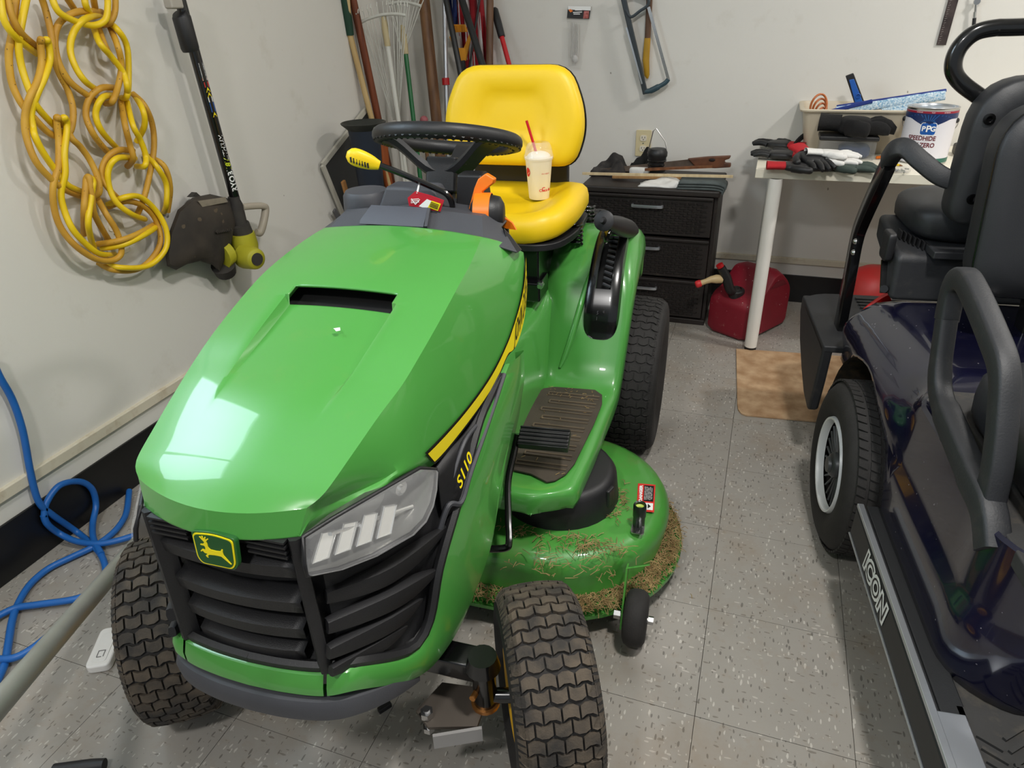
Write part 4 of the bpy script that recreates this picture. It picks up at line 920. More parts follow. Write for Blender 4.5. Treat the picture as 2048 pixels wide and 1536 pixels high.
mb = MB(); mb.tube(spline([cY(*p, .50) for p in [(1985, 212), (1960, 194), (1925, 168), (1908, 145), (1908, 118), (1922, 90), (1950, 66), (1990, 56), (2048, 54)]]+[Vector((.60, .50, 1.235)), Vector((.68, .50, 1.22)), Vector((.72, .50, 1.12))], 6), .0175, 12, sq=(1, 1, .75)); mb.build('grab_loop', blackg, cart, smooth=60)
# front seat cushion and its hip rail
mb = MB(); mb.rbox((.42, -.245, .64), (.62, .48, .14), .5, e=.4); mb.build('front_seat_cushion', vinyl, cart, smooth=70)
hr = [cX(*p, .075) for p in [(1893, 640), (1908, 575), (1928, 558), (1948, 585), (1985, 670), (2008, 740), (2006, 830), (1995, 930), (1978, 1020), (1984, 1100)]]
hl_ = [cX(*p, .072) for p in [(1893, 640), (1880, 740), (1884, 800), (1915, 880), (1945, 950), (1976, 1018), (1986, 1100)]]
mb = MB(); mb.tube(spline(hr, 6), .022, 16, sq=(.8, 1, .38), up=(1, 0, 0)); rail = mb.build('hip_rail', cplast, cart, smooth=50)
mb = MB(); mb.tube(spline(hl_, 6), [.020]*6+[.021]*8+[.024]*10+[.026]*13, 16, sq=(.8, 1, .38), up=(1, 0, 0)); mb.build('hip_rail_leg', cplast, rail, smooth=50)

# ================================================================== BACK OF THE ROOM
# --- table
tbl = thing('table', 'white table with round legs along the back wall under the tote and paint can', 'table', (.6, 2.1, 0))
TI = Matrix.Translation((-.6, -2.1, 0))
tabm = M('cream_laminate', (236, 230, 212), .4, var=.03); dirt(tabm, (190, 170, 130), 18, .6, .8, .4)
mb = MB(); mb.box((0, 0, .728), (1.29, .60, .034)); mb.build('tabletop', tabm, tbl, bevel=.002)
for x, y in ((-.57, -.285), (-.57, .24), (.57, -.285), (.57, .24)):
    mb = MB(); mb.lathe([(.0245, .016), (.0255, .12), (.0255, .711)], 24, xf=Matrix.Translation((x, y, 0))); lg = mb.build('leg', white_m, tbl, smooth=60)
    MB().lathe([(.022, 0), (.024, .004), (.024, .016)], 24, xf=Matrix.Translation((x, y, 0))).build('leg_foot', blackp, lg)
# --- drawer unit
dx0, dx1, dy0, dy1 = -.762, -.180, 2.01, 2.385
du = thing('drawer_unit', 'dark brown plastic three-drawer unit with woven-look fronts against the back wall', 'drawers', ((dx0+dx1)/2, (dy0+dy1)/2, 0))
DI = Matrix.Translation((-(dx0+dx1)/2, -(dy0+dy1)/2, 0)); W_ = dx1-dx0; D_ = dy1-dy0
brown = M('espresso_plastic', (40, 34, 32), .5, var=.15, bump=.1, bs=200); dirt(brown, (110, 96, 80), 30, .58, .8, .3)
mb = MB()
mb.box((-W_/2+.008, .01, .30), (.016, D_-.02, .58)); mb.box((W_/2-.008, .01, .30), (.016, D_-.02, .58)); mb.box((0, D_/2-.006, .30), (W_, .012, .58)); mb.box((0, 0, .012), (W_, D_, .024))
fr_ = mb.build('cabinet_frame', brown, du, bevel=.003)
mb = MB(); mb.box((0, 0, .592), (W_+.012, D_+.012, .028)); mb.build('cabinet_top', brown, du, bevel=.008)
weave = M('weave_plastic', (33, 28, 26), .5, var=.2, vs=30)
for z0_, z1_ in ((.405, .575), (.217, .392), (.03, .205)):
    mb = MB(); h = z1_-z0_; mb.box((0, -D_/2+.03, (z0_+z1_)/2), (W_-.034, .05, h)); mb.box((0, -D_/2+.004, z1_-.004), (W_-.034, .024, .012)); mb.box((0, .02, z0_+.012), (W_-.05, D_-.12, .01)); d = mb.build('drawer', brown, du, bevel=.003)
    mb = MB(); nr = 13; nc = 14
    for i in range(nr):
        for j in range(nc):
            x = -W_/2+.035+(j+.5+(.5 if i % 2 else 0))*(W_-.07)/(nc+.5); z = z0_+.012+(i+.5)*(h-.035)/nr
            hw, hh = (W_-.07)/nc*.46, (h-.035)/nr*.42
            mb.add([(x-hw, -D_/2+.006, z-hh), (x+hw, -D_/2+.006, z-hh), (x+hw, -D_/2+.006, z+hh), (x-hw, -D_/2+.006, z+hh), (x-hw*.6, -D_/2+.001, z-hh*.4), (x+hw*.6, -D_/2+.001, z-hh*.4), (x+hw*.6, -D_/2+.001, z+hh*.4), (x-hw*.6, -D_/2+.001, z+hh*.4)], [(4, 5, 6, 7), (0, 1, 5, 4), (1, 2, 6, 5), (2, 3, 7, 6), (3, 0, 4, 7)])
    tag(mb.build('weave_panel', weave, d, smooth=0), kind='stuff')
    mb = MB(); mb.tube(spline([(-.062, -D_/2+.004, z1_-.045), (-.055, -D_/2-.012, z1_-.045), (.055, -D_/2-.012, z1_-.045), (.062, -D_/2+.004, z1_-.045)], 4), .0058, 8, sq=(1.2, .8)); mb.build('handle', alum, d)
# --- gas can
B_c = fl(1490, 688); D_c = fl(1573, 646); A_c = fl(1430, 652)
ex = (D_c-B_c); L_c = ex.length; ex.normalize(); GM = frame(B_c, (0, 0, 1), ex); W_c = (A_c-B_c).length
can = thing('gas_can', 'red plastic gas can with black spout beside the white table leg', 'gas can', mat=GM)
canm = M('gas_can_red', (130, 18, 38), .5, var=.12, vs=8, bump=.08, bs=90); dirt(canm, (196, 170, 160), 28, .62, .8, .4, world=False); specks(canm, (214, 200, 196), 45, .12, amount=.6)
mb = MB(); pf = [(0, .012), (.012, 0), (L_c-.02, 0), (L_c, .02), (L_c, .175), (L_c-.03, .22), (L_c-.10, .278), (L_c-.15, .28), (.10, .205), (.03, .185), (0, .155)]
hole = [(L_c-.055, .225), (L_c-.095, .268), (L_c-.135, .272), (L_c-.17, .235), (L_c-.13, .215)]
ys_ = [0, .18, .5, .82, 1]
inset = [.012, 0, 0, 0, .012]
R_ = []
for i, t in enumerate(ys_):
    c = Vector((L_c/2, 0, .12)); R_.append([Vector((c.x+(x-c.x)*(1-inset[i]*8), t*W_c, c.z+(z-c.z)*(1-inset[i]*8))) for x, z in rpoly(pf, .03, 3)])
mb.grid(R_, cu=True); mb.add(R_[0], [tuple(range(len(R_[0])))]); mb.add(R_[-1], [tuple(range(len(R_[0])))])
cb_ = mb.build('can_body', canm, can, smooth=40, bevel=.008)
mb = MB(); 
for y in (.028, W_c-.028):
    mb.prism3([Vector((x, y-.03 if y < .1 else y-.001, z)) for x, z in [(L_c-.06, .205), (L_c-.09, .232), (L_c-.15, .236), (L_c-.19, .212)]], (0, .031, 0))
mb.build('handle_recess', M('can_recess', (104, 14, 30), .6), cb_)
mb = MB(); mb.tube([Vector((L_c-.18, .005, .0+.02)), Vector((L_c-.18, .003, .16))], .004, 6); mb.build('can_rib', canm, cb_)
nk = Vector((.05, W_c*.5, .186))
mb = MB(); mb.lathe([(.034, -.01), (.034, .018), (.028, .024), (.02, .026)], 24, xf=frame(nk, (-.12, 0, 1))); neck = mb.build('can_collar', blackp, can)
sp0, sp1, sp2 = pY(1461, 580, 1.93), pY(1452, 553, 1.92), pY(1442, 535, 1.915)
iv = GM.inverted(); mb = MB(); mb.tube(spline([nk+Vector((0, 0, .015)), iv@sp0*1.0, iv@sp1, iv@sp2], 5), [.022]*3+[.02]*8+[.018]*5, 14); spt = mb.build('spout_trigger', blackp, can, smooth=60)
mb = MB(); d_ = (iv@sp2-iv@sp1).normalized(); mb.cyl(iv@sp2+d_*.002, iv@sp2+d_*.016, .015, 16); mb.build('red_button', redp, spt)
q0, q1, q2 = pY(1444, 558, 1.92), pY(1425, 558, 1.905), pY(1402, 566, 1.89)
mb = MB(); mb.tube([iv@q0, iv@q0.lerp(q1, .6), iv@q1.lerp(q2, .15), iv@q1.lerp(q2, .6), iv@q2], [.017, .019, .014, .011, .012], 14); mb.build('spout_nozzle', M('tan_plastic', (214, 188, 140), .45, var=.05), spt, smooth=60)
mb = MB(); d_ = (iv@q2-iv@q1).normalized(); mb.lathe([(.0, .0), (.014, 0), (.0155, .004), (.0155, .018), (.011, .024), (.0, .025)], 18, xf=frame(iv@q2, d_)); mb.build('nozzle_cap', M('bright_red', (226, 52, 56), .45), spt, smooth=50)
# --- red ball-like can behind the cart deck
rc = MB(); rcp = Vector((.50, 2.20, 0)); rc.lathe([(.06, 0), (.105, .02), (.125, .10), (.12, .19), (.095, .245), (.05, .27), (.0, .275)], 32, xf=Matrix.Translation(rcp))
tag(rc.build('red_jug', M('red_jug', (196, 44, 44), .5, rgb2=(176, 60, 54), vs=9), smooth=60), 'rounded red plastic jug on the floor behind the golf cart foot deck', 'jug')
# --- wooden board on the floor
bp = [fl(*p) for p in [(1472, 700), (1474, 812), (1476, 822), (1482, 829), (1492, 833), (1640, 846), (1720, 852), (1700, 716), (1590, 708)]]
bw = M('plywood_mat', (190, 160, 126), .6, rgb2=(158, 124, 90), vs=16, bump=.1, bs=60); dirt(bw, (124, 90, 60), 22, .52, .78, .45)
mb = MB(); mb.prism3([p+Vector((0, 0, .0006)) for p in bp], (0, 0, .006)); tag(mb.build('floor_board', bw, bevel=.001), 'tan wooden board lying flat on the floor by the cart wheel', 'board')

# ================================================================== THINGS ON THE BACK WALL, TABLE AND DRAWERS
def bw_(x, y, d=.02): return pY(x, y, YB-d)
TZ = .745
ivory = M('ivory_plastic', (214, 200, 160), .45, var=.03)
def outlet(name, c, xdir, zdir, label, sz=(.072, .118), m=ivory):
    t = thing(name, label, 'outlet', mat=frame(c, zdir, xdir))
    MB().prism(rpoly([(-sz[0]/2, -sz[1]/2), (sz[0]/2, -sz[1]/2), (sz[0]/2, sz[1]/2), (-sz[0]/2, sz[1]/2)], .006), .006).build('cover_plate', m, t, bevel=.0015)
    for sy in (1, -1):
        f = MB().prism(rpoly([(-.015, -.013+sy*.0235), (.015, -.013+sy*.0235), (.015, .013+sy*.0235), (-.015, .013+sy*.0235)], .009), .0035, xf=Matrix.Translation((0, 0, .0055))).build('socket', M('socket_white', (226, 218, 200), .4, var=.02), t)
        mb = MB()
        for (x, w, h) in ((-.0062, .0022, .009), (.0062, .0022, .007)): mb.box((x, sy*.0235+.003, .0092), (w, h, .0008))
        mb.cyl((0, sy*.0235-.0065, .0088), (0, sy*.0235-.0065, .0096), .0024, 8); mb.build('slots', decal_blk, f, smooth=0)
    MB().cyl((0, 0, .006), (0, 0, .0075), .003, 10).build('plate_screw', steel, t)
    return t
outlet('wall_outlet', (bw_(1287, 286, 0)+Vector((0, -.002, 0))), (1, 0, 0), (0, -1, 0), 'ivory duplex wall outlet above the drawer unit')
# --- hacksaw hanging from a nail
hk = thing('hacksaw', 'dark hacksaw with a bright blade hanging on the back wall', 'hacksaw', bw_(1290, 100, .04))
HI = Matrix.Translation(-hk.location)
def hb(x, y, d=.045): return HI @ bw_(x, y, d)
slate = M('slate_metal', (62, 68, 72), .45, metal=.5, var=.15)
mb = MB(); mb.bar(hb(1243, -20), hb(1291, 188), .014, .022, up=(0, 1, 0)); fr = mb.build('saw_frame', slate, hk, bevel=.003)
mb = MB(); mb.bar(hb(1253, 55, .056), hb(1284, 168, .056), .004, .007, up=(0, 1, 0)); mb.build('frame_rail', alum, fr)
mb = MB(); mb.tube(spline([hb(1290, 183), hb(1302, 181), hb(1316, 174), hb(1330, 166), hb(1337, 158)], 5), [.011]*5+[.013]*6+[.010]*10, 10, sq=(.7, 1, .7), up=(0, 1, 0)); mb.build('saw_front_arm', M('teal_paint', (54, 78, 88), .45, var=.15), fr, smooth=50)
mb = MB(); mb.bar(hb(1297, 14, .05), hb(1337, 160, .05), .002, .013, up=(0, 1, 0)); mb.build('saw_blade', M('bright_blade', (200, 202, 204), .25, metal=.8), hk)
mb = MB(); mb.tube(spline([hb(1252, 20), hb(1262, 34), hb(1280, 22), hb(1296, 10), hb(1294, -6), hb(1270, -14), hb(1256, -8)], 5), .008, 8, closed=False, sq=(.8, 1.2)); mb.build('saw_handle', slate, fr, smooth=60)
# --- file with wooden/yellow handle
fk = thing('wood_file', 'long brown tool with a yellow dipped handle hanging behind the hacksaw', 'file', bw_(1297, 100, .02)); FI = Matrix.Translation(-fk.location)
def fb2(x, y, d=.018): return FI @ bw_(x, y, d)
mb = MB(); mb.tube([fb2(1300, -40), fb2(1298, 20), fb2(1295, 78)], [.014, .013, .0125], 10, sq=(1, .6)); mb.build('tool_shaft', woodm('dark_wood', (110, 76, 50), (78, 52, 34)), fk, smooth=60)
mb = MB(); mb.tube([fb2(1295, 76), fb2(1292, 120), fb2(1294, 150), fb2(1295, 157)], [.0135, .0145, .0115, .004], 12, sq=(1, .7)); mb.build('tool_handle', M('mustard', (186, 142, 32), .5, var=.12), fk, smooth=60)
# --- bag of cable ties with a header card
zk = thing('packet', 'clear packet with black header card hanging on the wall above the yellow seat', 'packet', bw_(1157, 40, .01)); ZI = Matrix.Translation(-zk.location)
def zb(x, y, d=.012): return ZI @ bw_(x, y, d)
mb = MB(); mb.prism3([zb(1134, 36), zb(1178, 38), zb(1182, 13), zb(1136, 12)], (0, .004, 0)); hc = mb.build('header_card', M('card_black', (34, 32, 32), .5), zk)
mb = MB(); mb.prism3([zb(1136, 19, .0135), zb(1181, 21, .0135), zb(1182, 13, .0135), zb(1136, 12, .0135)], (0, .001, 0)); mb.build('card_white_band', decal_wht, hc)
mb = MB(); mb.prism3([zb(1141, 18, .0142), zb(1146, 22, .0142), zb(1141, 25, .0142), zb(1137, 20, .0142)], (0, .001, 0)); mb.build('card_orange_mark', orange, hc)
mb = MB(); mb.prism3([zb(1166, 37, .014), zb(1177, 37, .014), zb(1178, 22, .014), zb(1168, 22, .014)], (0, .001, 0)); mb.build('card_picture', M('card_pink', (196, 120, 116), .5, rgb2=(150, 60, 50), vs=120), hc)
mb = MB()
for k, (a, b) in enumerate((((1146, 25), (1164, 24)), ((1147, 28), (1160, 28)), ((1150, 20), (1164, 20)))): mb.bar(zb(*a, .0142), zb(*b, .0142), .001, .0035, up=(0, 1, 0))
mb.build('card_print', decal_wht, hc)
bagm = M('clear_bag', (222, 220, 216), .08, var=.03, alpha=.28, trans=.5, bump=.8, bs=40)
mb = MB(); mb.grid([[zb(lerp(a, c, t), lerp(b, d, t), .012+.014*math.sin(math.pi*t)) for t in [k/6 for k in range(7)]] for (a, b, c, d) in ((1134, 37, 1178, 38), (1136, 60, 1174, 60), (1136, 90, 1166, 90), (1136, 120, 1164, 122), (1137, 132, 1162, 138))]); mb.build('clear_bag', bagm, zk, smooth=60)
mb = MB()
for k in range(5): mb.tube([zb(1144+3*k, 44+k, .016), zb(1146+2.5*k, 80+2*k, .016), zb(1143+3*k, 112, .018)], .0028, 6)
mb.ell(zb(1150, 118, .018), (.014, .006, .018), 12, 8); mb.build('bag_contents', M('white_parts', (214, 212, 208), .4), zk, smooth=60)
# --- steel ruler and marking tool
mb = MB(); mb.bar(bw_(1915, -30, .006), bw_(1882, 90, .006), .003, .034, up=(0, 1, 0)); rl = tag(mb.build('steel_ruler', M('tarnished_steel', (84, 72, 70), .5, metal=.4, rgb2=(50, 42, 42), vs=14)), 'tarnished steel ruler hanging on the back wall above the golf cart', 'ruler')
mb = MB()
for k in range(24): p = bw_(1911-k*1.22, -16+k*4.45, .0085); mb.bar(p+Vector((-.012, 0, 0)), p+Vector((-.004-.003*(k % 2), 0, .002)), .001, .0006, up=(0, 1, 0))
mb.build('ruler_marks', M('ruler_mark', (200, 190, 186), .5), rl)
gk = thing('marking_gauge', 'small chrome and black marking tool hanging beside the steel ruler', 'tool', bw_(1950, 30, .02)); GI_ = Matrix.Translation(-gk.location)
def gb(x, y, d=.02): return GI_ @ bw_(x, y, d)
mb = MB(); mb.tube([gb(1953, -15), gb(1952, 8), gb(1951, 26)], .004, 8); mb.lathe([(.0, -.006), (.011, -.006), (.011, .006), (.0, .006)], 16, xf=frame(gb(1954, 3), (0, -1, 0))); mb.build('gauge_stem', steel, gk, smooth=50)
mb = MB(); mb.tube([gb(1950, 24), gb(1949, 38)], .0055, 8); mb.build('gauge_collar', steel, gk)
mb = MB(); mb.tube([gb(1949, 36), gb(1946, 66), gb(1945, 80)], [.0065, .0065, .004], 10); mb.build('gauge_grip', blackp, gk, smooth=50)
# --- tote with its contents
totem = M('beige_tote', (206, 194, 172), .5, var=.04)
tt_ = thing('storage_tote', 'beige open plastic tote full of cleaning tools on the white table', 'tote', (.295, 2.279, TZ))
mb = MB(); R_ = []
for z, ix in ((0, .03), (.003, .026), (.14, .004), (.155, .0), (.157, -.012), (.163, -.014), (.166, -.010), (.166, .004), (.155, .008), (.02, .032)):
    R_.append([(x, y, z) for x, y in rpoly([(-.195+ix, -.135+ix), (.195-ix, -.135+ix), (.195-ix, .135-ix), (-.195+ix, .135-ix)], .035, 5)])
mb.grid(R_, cu=True); mb.add(R_[0], [tuple(range(len(R_[0])))]); mb.add(R_[-1], [tuple(range(len(R_[0])))]); mb.build('tote_body', totem, tt_, smooth=50)
copper = M('orange_wire', (196, 112, 62), .4, var=.1)
mb = MB()
for k in range(4):
    c = pY(1637+k*3, 213, 2.22+.02*k); rr_ = .040-.006*k
    mb.tube([c+Vector((rr_*.75*math.cos(a), .012*math.sin(a*2), rr_*1.15*math.sin(a)-.01*k)) for a in [2*math.pi*i/28 for i in range(28)]], .0042, 6, closed=True)
tag(mb.build('wire_coil', copper, smooth=60), 'coil of orange wire standing in the left end of the beige tote', 'wire')
bluep = M('blue_plastic', (34, 92, 176), .4, var=.08)
sq = thing('scraper', 'blue and black squeegee standing upright in the beige tote', 'squeegee', pY(1712, 195, 2.26)); QI = Matrix.Translation(-sq.location)
def qb(x, y, Y=2.26): return QI @ pY(x, y, Y)
mb = MB(); mb.prism3([qb(1691, 152), qb(1707, 146), qb(1732, 212), qb(1712, 216)], (0, .012, 0)); sb_ = mb.build('scraper_back', blackp, sq, bevel=.003)
mb = MB(); mb.prism3([qb(1698, 160, 2.255), qb(1708, 158, 2.255), qb(1728, 210, 2.255), qb(1712, 213, 2.255)], (0, .008, 0)); mb.lathe([(.010, 0), (.010, .004), (.007, .004)], 20, xf=frame(qb(1716, 192, 2.254), (0, -1, 0))); mb.build('scraper_body', bluep, sq, bevel=.002)
mopm = M('mop_fibre', (120, 168, 200), .9, rgb2=(226, 236, 240), vs=160, bump=1, bs=220)
mbase = M('navy_cloth', (28, 52, 130), .7, var=.1)
for nm, A_p, B_p, Ya, lab in (('mop_pad', (1672, 222), (1890, 190), 2.20, 'blue-backed microfibre mop pad lying uppermost across the tote'), ('mop_pad', (1752, 232), (1830, 216), 2.16, 'smaller mop pad tucked under the long one at the tote front')):
    a, b = pY(*A_p, Ya), pY(*B_p, Ya); t = thing(nm, lab, 'mop', a); n = 24; big = nm and Ya > 2.18
    mb = MB(); P = [(b-a)*k/n for k in range(n+1)]; mb.tube(P, [.016+.002*random.random() for _ in P], 10, sq=(1.1 if big else .8, .7)); mb.build('mop_fibres', mopm, t, smooth=70)
    mb = MB(); up_ = Vector((0, .004, .016)); mb.tube([p+up_ for p in P[0 if big else 3:]], .011, 8, sq=(.5, 1.1)); mb.build('mop_backing', mbase if big else mopm, t, smooth=60)
mb = MB(); mb.bar(pY(1656, 224, 2.19), pY(1745, 202, 2.19), .014, .012); tag(mb.build('blue_paddle', mbase, bevel=.003), 'navy blue flat handle lying from the tote rim under the mop pad', 'paddle')
# --- paint can
pc = Vector((.537, 2.06, TZ)); pcn = thing('paint_can', 'gallon paint can with blue and white label standing on the table', 'paint can', pc); Rp = .0835; Hp = .193
mb = MB(); mb.lathe([(Rp-.006, 0), (Rp, .002), (Rp, Hp-.006), (Rp+.002, Hp-.004), (Rp+.002, Hp), (Rp-.004, Hp+.001)], 48); cbod = mb.build('can_shell', steel, pcn, smooth=50)
mb = MB(); mb.lathe([(Rp-.004, Hp+.001), (Rp-.007, Hp-.003), (Rp-.012, Hp-.003), (Rp-.014, Hp+.001), (Rp-.016, Hp+.001), (Rp-.018, Hp-.004), (0, Hp-.004)], 48); mb.build('can_lid', alum, cbod, smooth=40)
va_ = math.atan2(CAM.y-pc.y, CAM.x-pc.x)
def cyl_pt(u, z, off=.0006): a = va_+u/Rp; return Vector(((Rp+off)*math.cos(a), (Rp+off)*math.sin(a), z))
def band(z0, z1, u0, u1, mat, name, off, par, nz=4, shape_=None):
    mb = MB(); nU = 48
    R_ = [[cyl_pt(lerp(u0, u1, i/nU), (lerp(shape_(lerp(u0, u1, i/nU)) if shape_ else z0, z1, k/nz)), off) for i in range(nU+1)] for k in range(nz+1)]
    mb.grid(R_); return mb.build(name, mat, par, smooth=60)
fullu = math.pi*Rp*.98
lab_w = band(.006, Hp-.008, -fullu, fullu, M('label_grey', (222, 220, 226), .4, var=.02), 'can_label', .0005, pcn)
band(.0, Hp-.016, -fullu, fullu, M('label_navy', (18, 42, 92), .4, var=.1), 'label_blue_field', .0009, lab_w, shape_=lambda u: .128-.016*0+.030*min(1, abs(u)/.07))
band(Hp-.0165, Hp-.009, -fullu, fullu, M('label_crimson', (150, 26, 48), .4, var=.02), 'label_red_band', .0010, lab_w)
band(.008, .022, .0, fullu, M('label_green', (30, 100, 84), .4), 'label_green_edge', .0009, lab_w, shape_=lambda u: .006+.01*max(0, 1-u/.08))
mb = MB()
for k in range(22):
    a = math.pi*(k+.5)/22; r0, r1 = .030, .062+.02*abs(math.cos(a))
    u0, u1 = -.004+r0*math.cos(a), -.004+r1*math.cos(a)*1.2; z0, z1 = .134+r0*.6*math.sin(a), .134+r1*.6*math.sin(a)
    if z1 > Hp-.018: f_ = (Hp-.018-z0)/(z1-z0); u1 = lerp(u0, u1, f_); z1 = Hp-.018
    if z1 < .128+.030*min(1, abs(u1)/.07): continue
    w_ = .0012; n_x, n_z = -(z1-z0), (u1-u0); l_ = math.hypot(n_x, n_z); n_x, n_z = n_x/l_*w_, n_z/l_*w_
    mb.add([cyl_pt(u0-n_x, z0-n_z, .0013), cyl_pt(u0+n_x, z0+n_z, .0013), cyl_pt(u1+n_x, z1+n_z, .0013), cyl_pt(u1-n_x, z1-n_z, .0013)], [(0, 1, 2, 3)])
mb.build('label_rays', M('ray_blue', (40, 96, 160), .4), lab_w, smooth=0)
def can_patch(poly, off, name, mat, c=(0, 0)):
    mb = MB(); P = [(x+c[0], y+c[1]) for x, y in poly]; cen = (sum(p[0] for p in P)/len(P), sum(p[1] for p in P)/len(P)); n = len(P)
    v = []; 
    for sc in (1, .6, .2): v += [cyl_pt(cen[0]+(p[0]-cen[0])*sc, cen[1]+(p[1]-cen[1])*sc, off) for p in P]
    f = [(r*n+i, r*n+(i+1) % n, (r+1)*n+(i+1) % n, (r+1)*n+i) for r in (0, 1) for i in range(n)]+[tuple(2*n+i for i in range(n))]
    mb.add(v, f); return mb.build(name, mat, lab_w, smooth=60)
sqr = lambda h, r=.008, hh=None: rpoly([(-h, -(hh or h)), (h, -(hh or h)), (h, hh or h), (-h, hh or h)], r, 4)
can_patch(sqr(.0255, .009, .0215), .0016, 'badge_border', decal_wht, (0, .125)); can_patch(sqr(.0238, .008, .0198), .0019, 'badge_field', M('badge_blue', (24, 88, 170), .4), (0, .125))
mb = MB()
put_text(mb, 'P', .023, lambda u, v: cyl_pt(u-.0145, v+.125, .0023), bold=.0008); put_text(mb, 'P', .030, lambda u, v: cyl_pt(u+.0005, v+.125, .0024), bold=.0009); put_text(mb, 'G', .023, lambda u, v: cyl_pt(u+.0150, v+.125, .0023), bold=.0008)
mb.build('badge_lettering', decal_wht, lab_w, smooth=0)
mb = MB(); put_text(mb, 'SPEEDHIDE', .0218, lambda u, v: cyl_pt(u*.86-.015, v+.092, .0012), bold=.0006); put_text(mb, 'LEV ZERO', .0218, lambda u, v: cyl_pt(u*.86-.009, v+.0685, .0012), bold=.0006)
mb.build('label_lettering', M('maroon_ink', (104, 26, 40), .5), lab_w, smooth=0)
mb = MB(); put_text(mb, 'INTERIOR', .005, lambda u, v: cyl_pt(u-.04, v+Hp-.013, .0016)); put_text(mb, 'FLAT', .005, lambda u, v: cyl_pt(u+.005, v+Hp-.013, .0016)); put_text(mb, 'INTERIOR', .005, lambda u, v: cyl_pt(u+.05, v+Hp-.013, .0016)); mb.build('band_lettering', decal_wht, lab_w, smooth=0)
for sgn in (1, -1):
    a = va_+sgn*1.45; d = Vector((math.cos(a), math.sin(a), 0)); MB().lathe([(.009, 0), (.009, .004), (.005, .008), (.0, .009)], 16, xf=frame(d*Rp+Vector((0, 0, Hp-.045)), d)).build('bail_ear', blackp, cbod)
mb = MB(); mb.tube([Vector((math.cos(va_+s_*1.45)*(Rp+.007), math.sin(va_+s_*1.45)*(Rp+.007), Hp-.045-.10*(1-abs(s_)**2.5)))+Vector((math.cos(va_+math.pi), math.sin(va_+math.pi), 0))*0 for s_ in [-1, 1][:0]] or [Vector((math.cos(va_+math.pi*1.0+q)*(Rp+.006), math.sin(va_+math.pi+q)*(Rp+.006), Hp-.05-.07*math.cos(q*.95))) for q in [-1.68+.14*k for k in range(25)]], .0018, 6); mb.build('bail_wire', steel, cbod)
# --- gloves
def glove(name, label, base, ang, palm, cuff, curl=.2, sc=1.0, tilt=0, group=None, spread=1.0, cuffsz=.036, roll=0):
    t = thing(name, label, 'glove', mat=Matrix.Translation(base) @ Matrix.Rotation(math.radians(ang), 4, 'Z') @ Matrix.Rotation(math.radians(tilt), 4, 'Y') @ Matrix.Rotation(math.radians(roll), 4, 'X') @ Matrix.Scale(sc, 4), group=group) if False else thing(name, label, 'glove', base, 0, group)
    t.rotation_euler = (math.radians(roll), math.radians(tilt), math.radians(ang)); t.scale = (sc, sc, sc)
    mb = MB(); mb.rbox((.055, 0, .014), (.10, .088, .028), .7, e=.55)
    for i, (y, L, r) in enumerate(((-.033, .062, .0105), (-.011, .078, .0115), (.012, .074, .0115), (.034, .060, .0105))):
        a = (y*3.2)*spread; P = []
        for k in range(5):
            q = k/4; P.append(Vector((.095+L*q*math.cos(a), y+L*q*math.sin(a)+.004*math.sin(q*3+i), .013-.01*q*q*curl+.006*math.sin(q*math.pi)*(1 if i % 2 else .4))))
        mb.tube(P, [r, r*1.03, r, r*.93, r*.55], 10)
    P = [Vector((.035, -.040, .014)), Vector((.062, -.062, .015)), Vector((.085, -.070, .014)), Vector((.100, -.070, .013))]; mb.tube(spline(P, 3), [.014]*4+[.012]*4+[.010, .006], 10)
    mb.build('glove_hand', palm, t, smooth=70)
    mb = MB(); R_ = []
    for x, r, wob in ((.012, .034, 0), (-.02, .033, 1), (-.05, .036, 0), (-.052, .0375, 0), (-.052, .033, 0), (-.045, .030, 0)):
        R_.append([Vector((x+.003*math.sin(3*a)*wob, r*math.cos(a)*cuffsz/.036, .016+r*.40*math.sin(a))) for a in [2*math.pi*k/18 for k in range(18)]])
    mb.grid(R_, cu=True); c = mb.build('glove_cuff', cuff, t, smooth=60)
    return t
rubg = M('black_rubber_glove', (28, 28, 30), .5, var=.2, vs=30, bump=.3, bs=120); redk = M('red_knit', (176, 24, 34), .85, var=.12, vs=60, bump=.5, bs=300)
blkk = M('black_knit', (15, 14, 15), .9, var=.2, vs=40, bump=.6, bs=260); gryk = M('grey_green_knit', (64, 76, 70), .85, var=.2, vs=50, bump=.4, bs=250); whtk = M('white_cotton', (226, 224, 220), .85, var=.08, vs=40, bump=.5, bs=200)
glove('work_glove', 'red-cuffed black rubber work glove nearest the table front edge', fl(1562, 340, TZ+.002), 4, rubg, redk, roll=0)
glove('work_glove', 'black rubber glove with fingers pointing left, under the red cuff at the table corner', fl(1592, 318, TZ+.006), 172, rubg, redk, tilt=0)
glove('work_glove', 'black rubber glove furthest back at the table corner, fingers to the left', fl(1585, 298, TZ+.006), 158, rubg, redk)
glove('work_glove', 'black and red glove lying on top of the pile, fingers toward the front', fl(1606, 312, TZ+.036), -62, rubg, redk, tilt=10)
glove('work_glove', 'grey-green knitted glove right of the red-cuffed pair', fl(1655, 338, TZ+.002), -8, gryk, rubg)
glove('cotton_glove', 'white cotton glove, upper of the two white ones by the clear box', fl(1635, 312, TZ+.045), 10, whtk, whtk, tilt=4, sc=.85)
glove('cotton_glove', 'white cotton glove, lower of the two white ones, nearer the table front', fl(1640, 326, TZ+.022), -4, whtk, whtk, sc=.8)
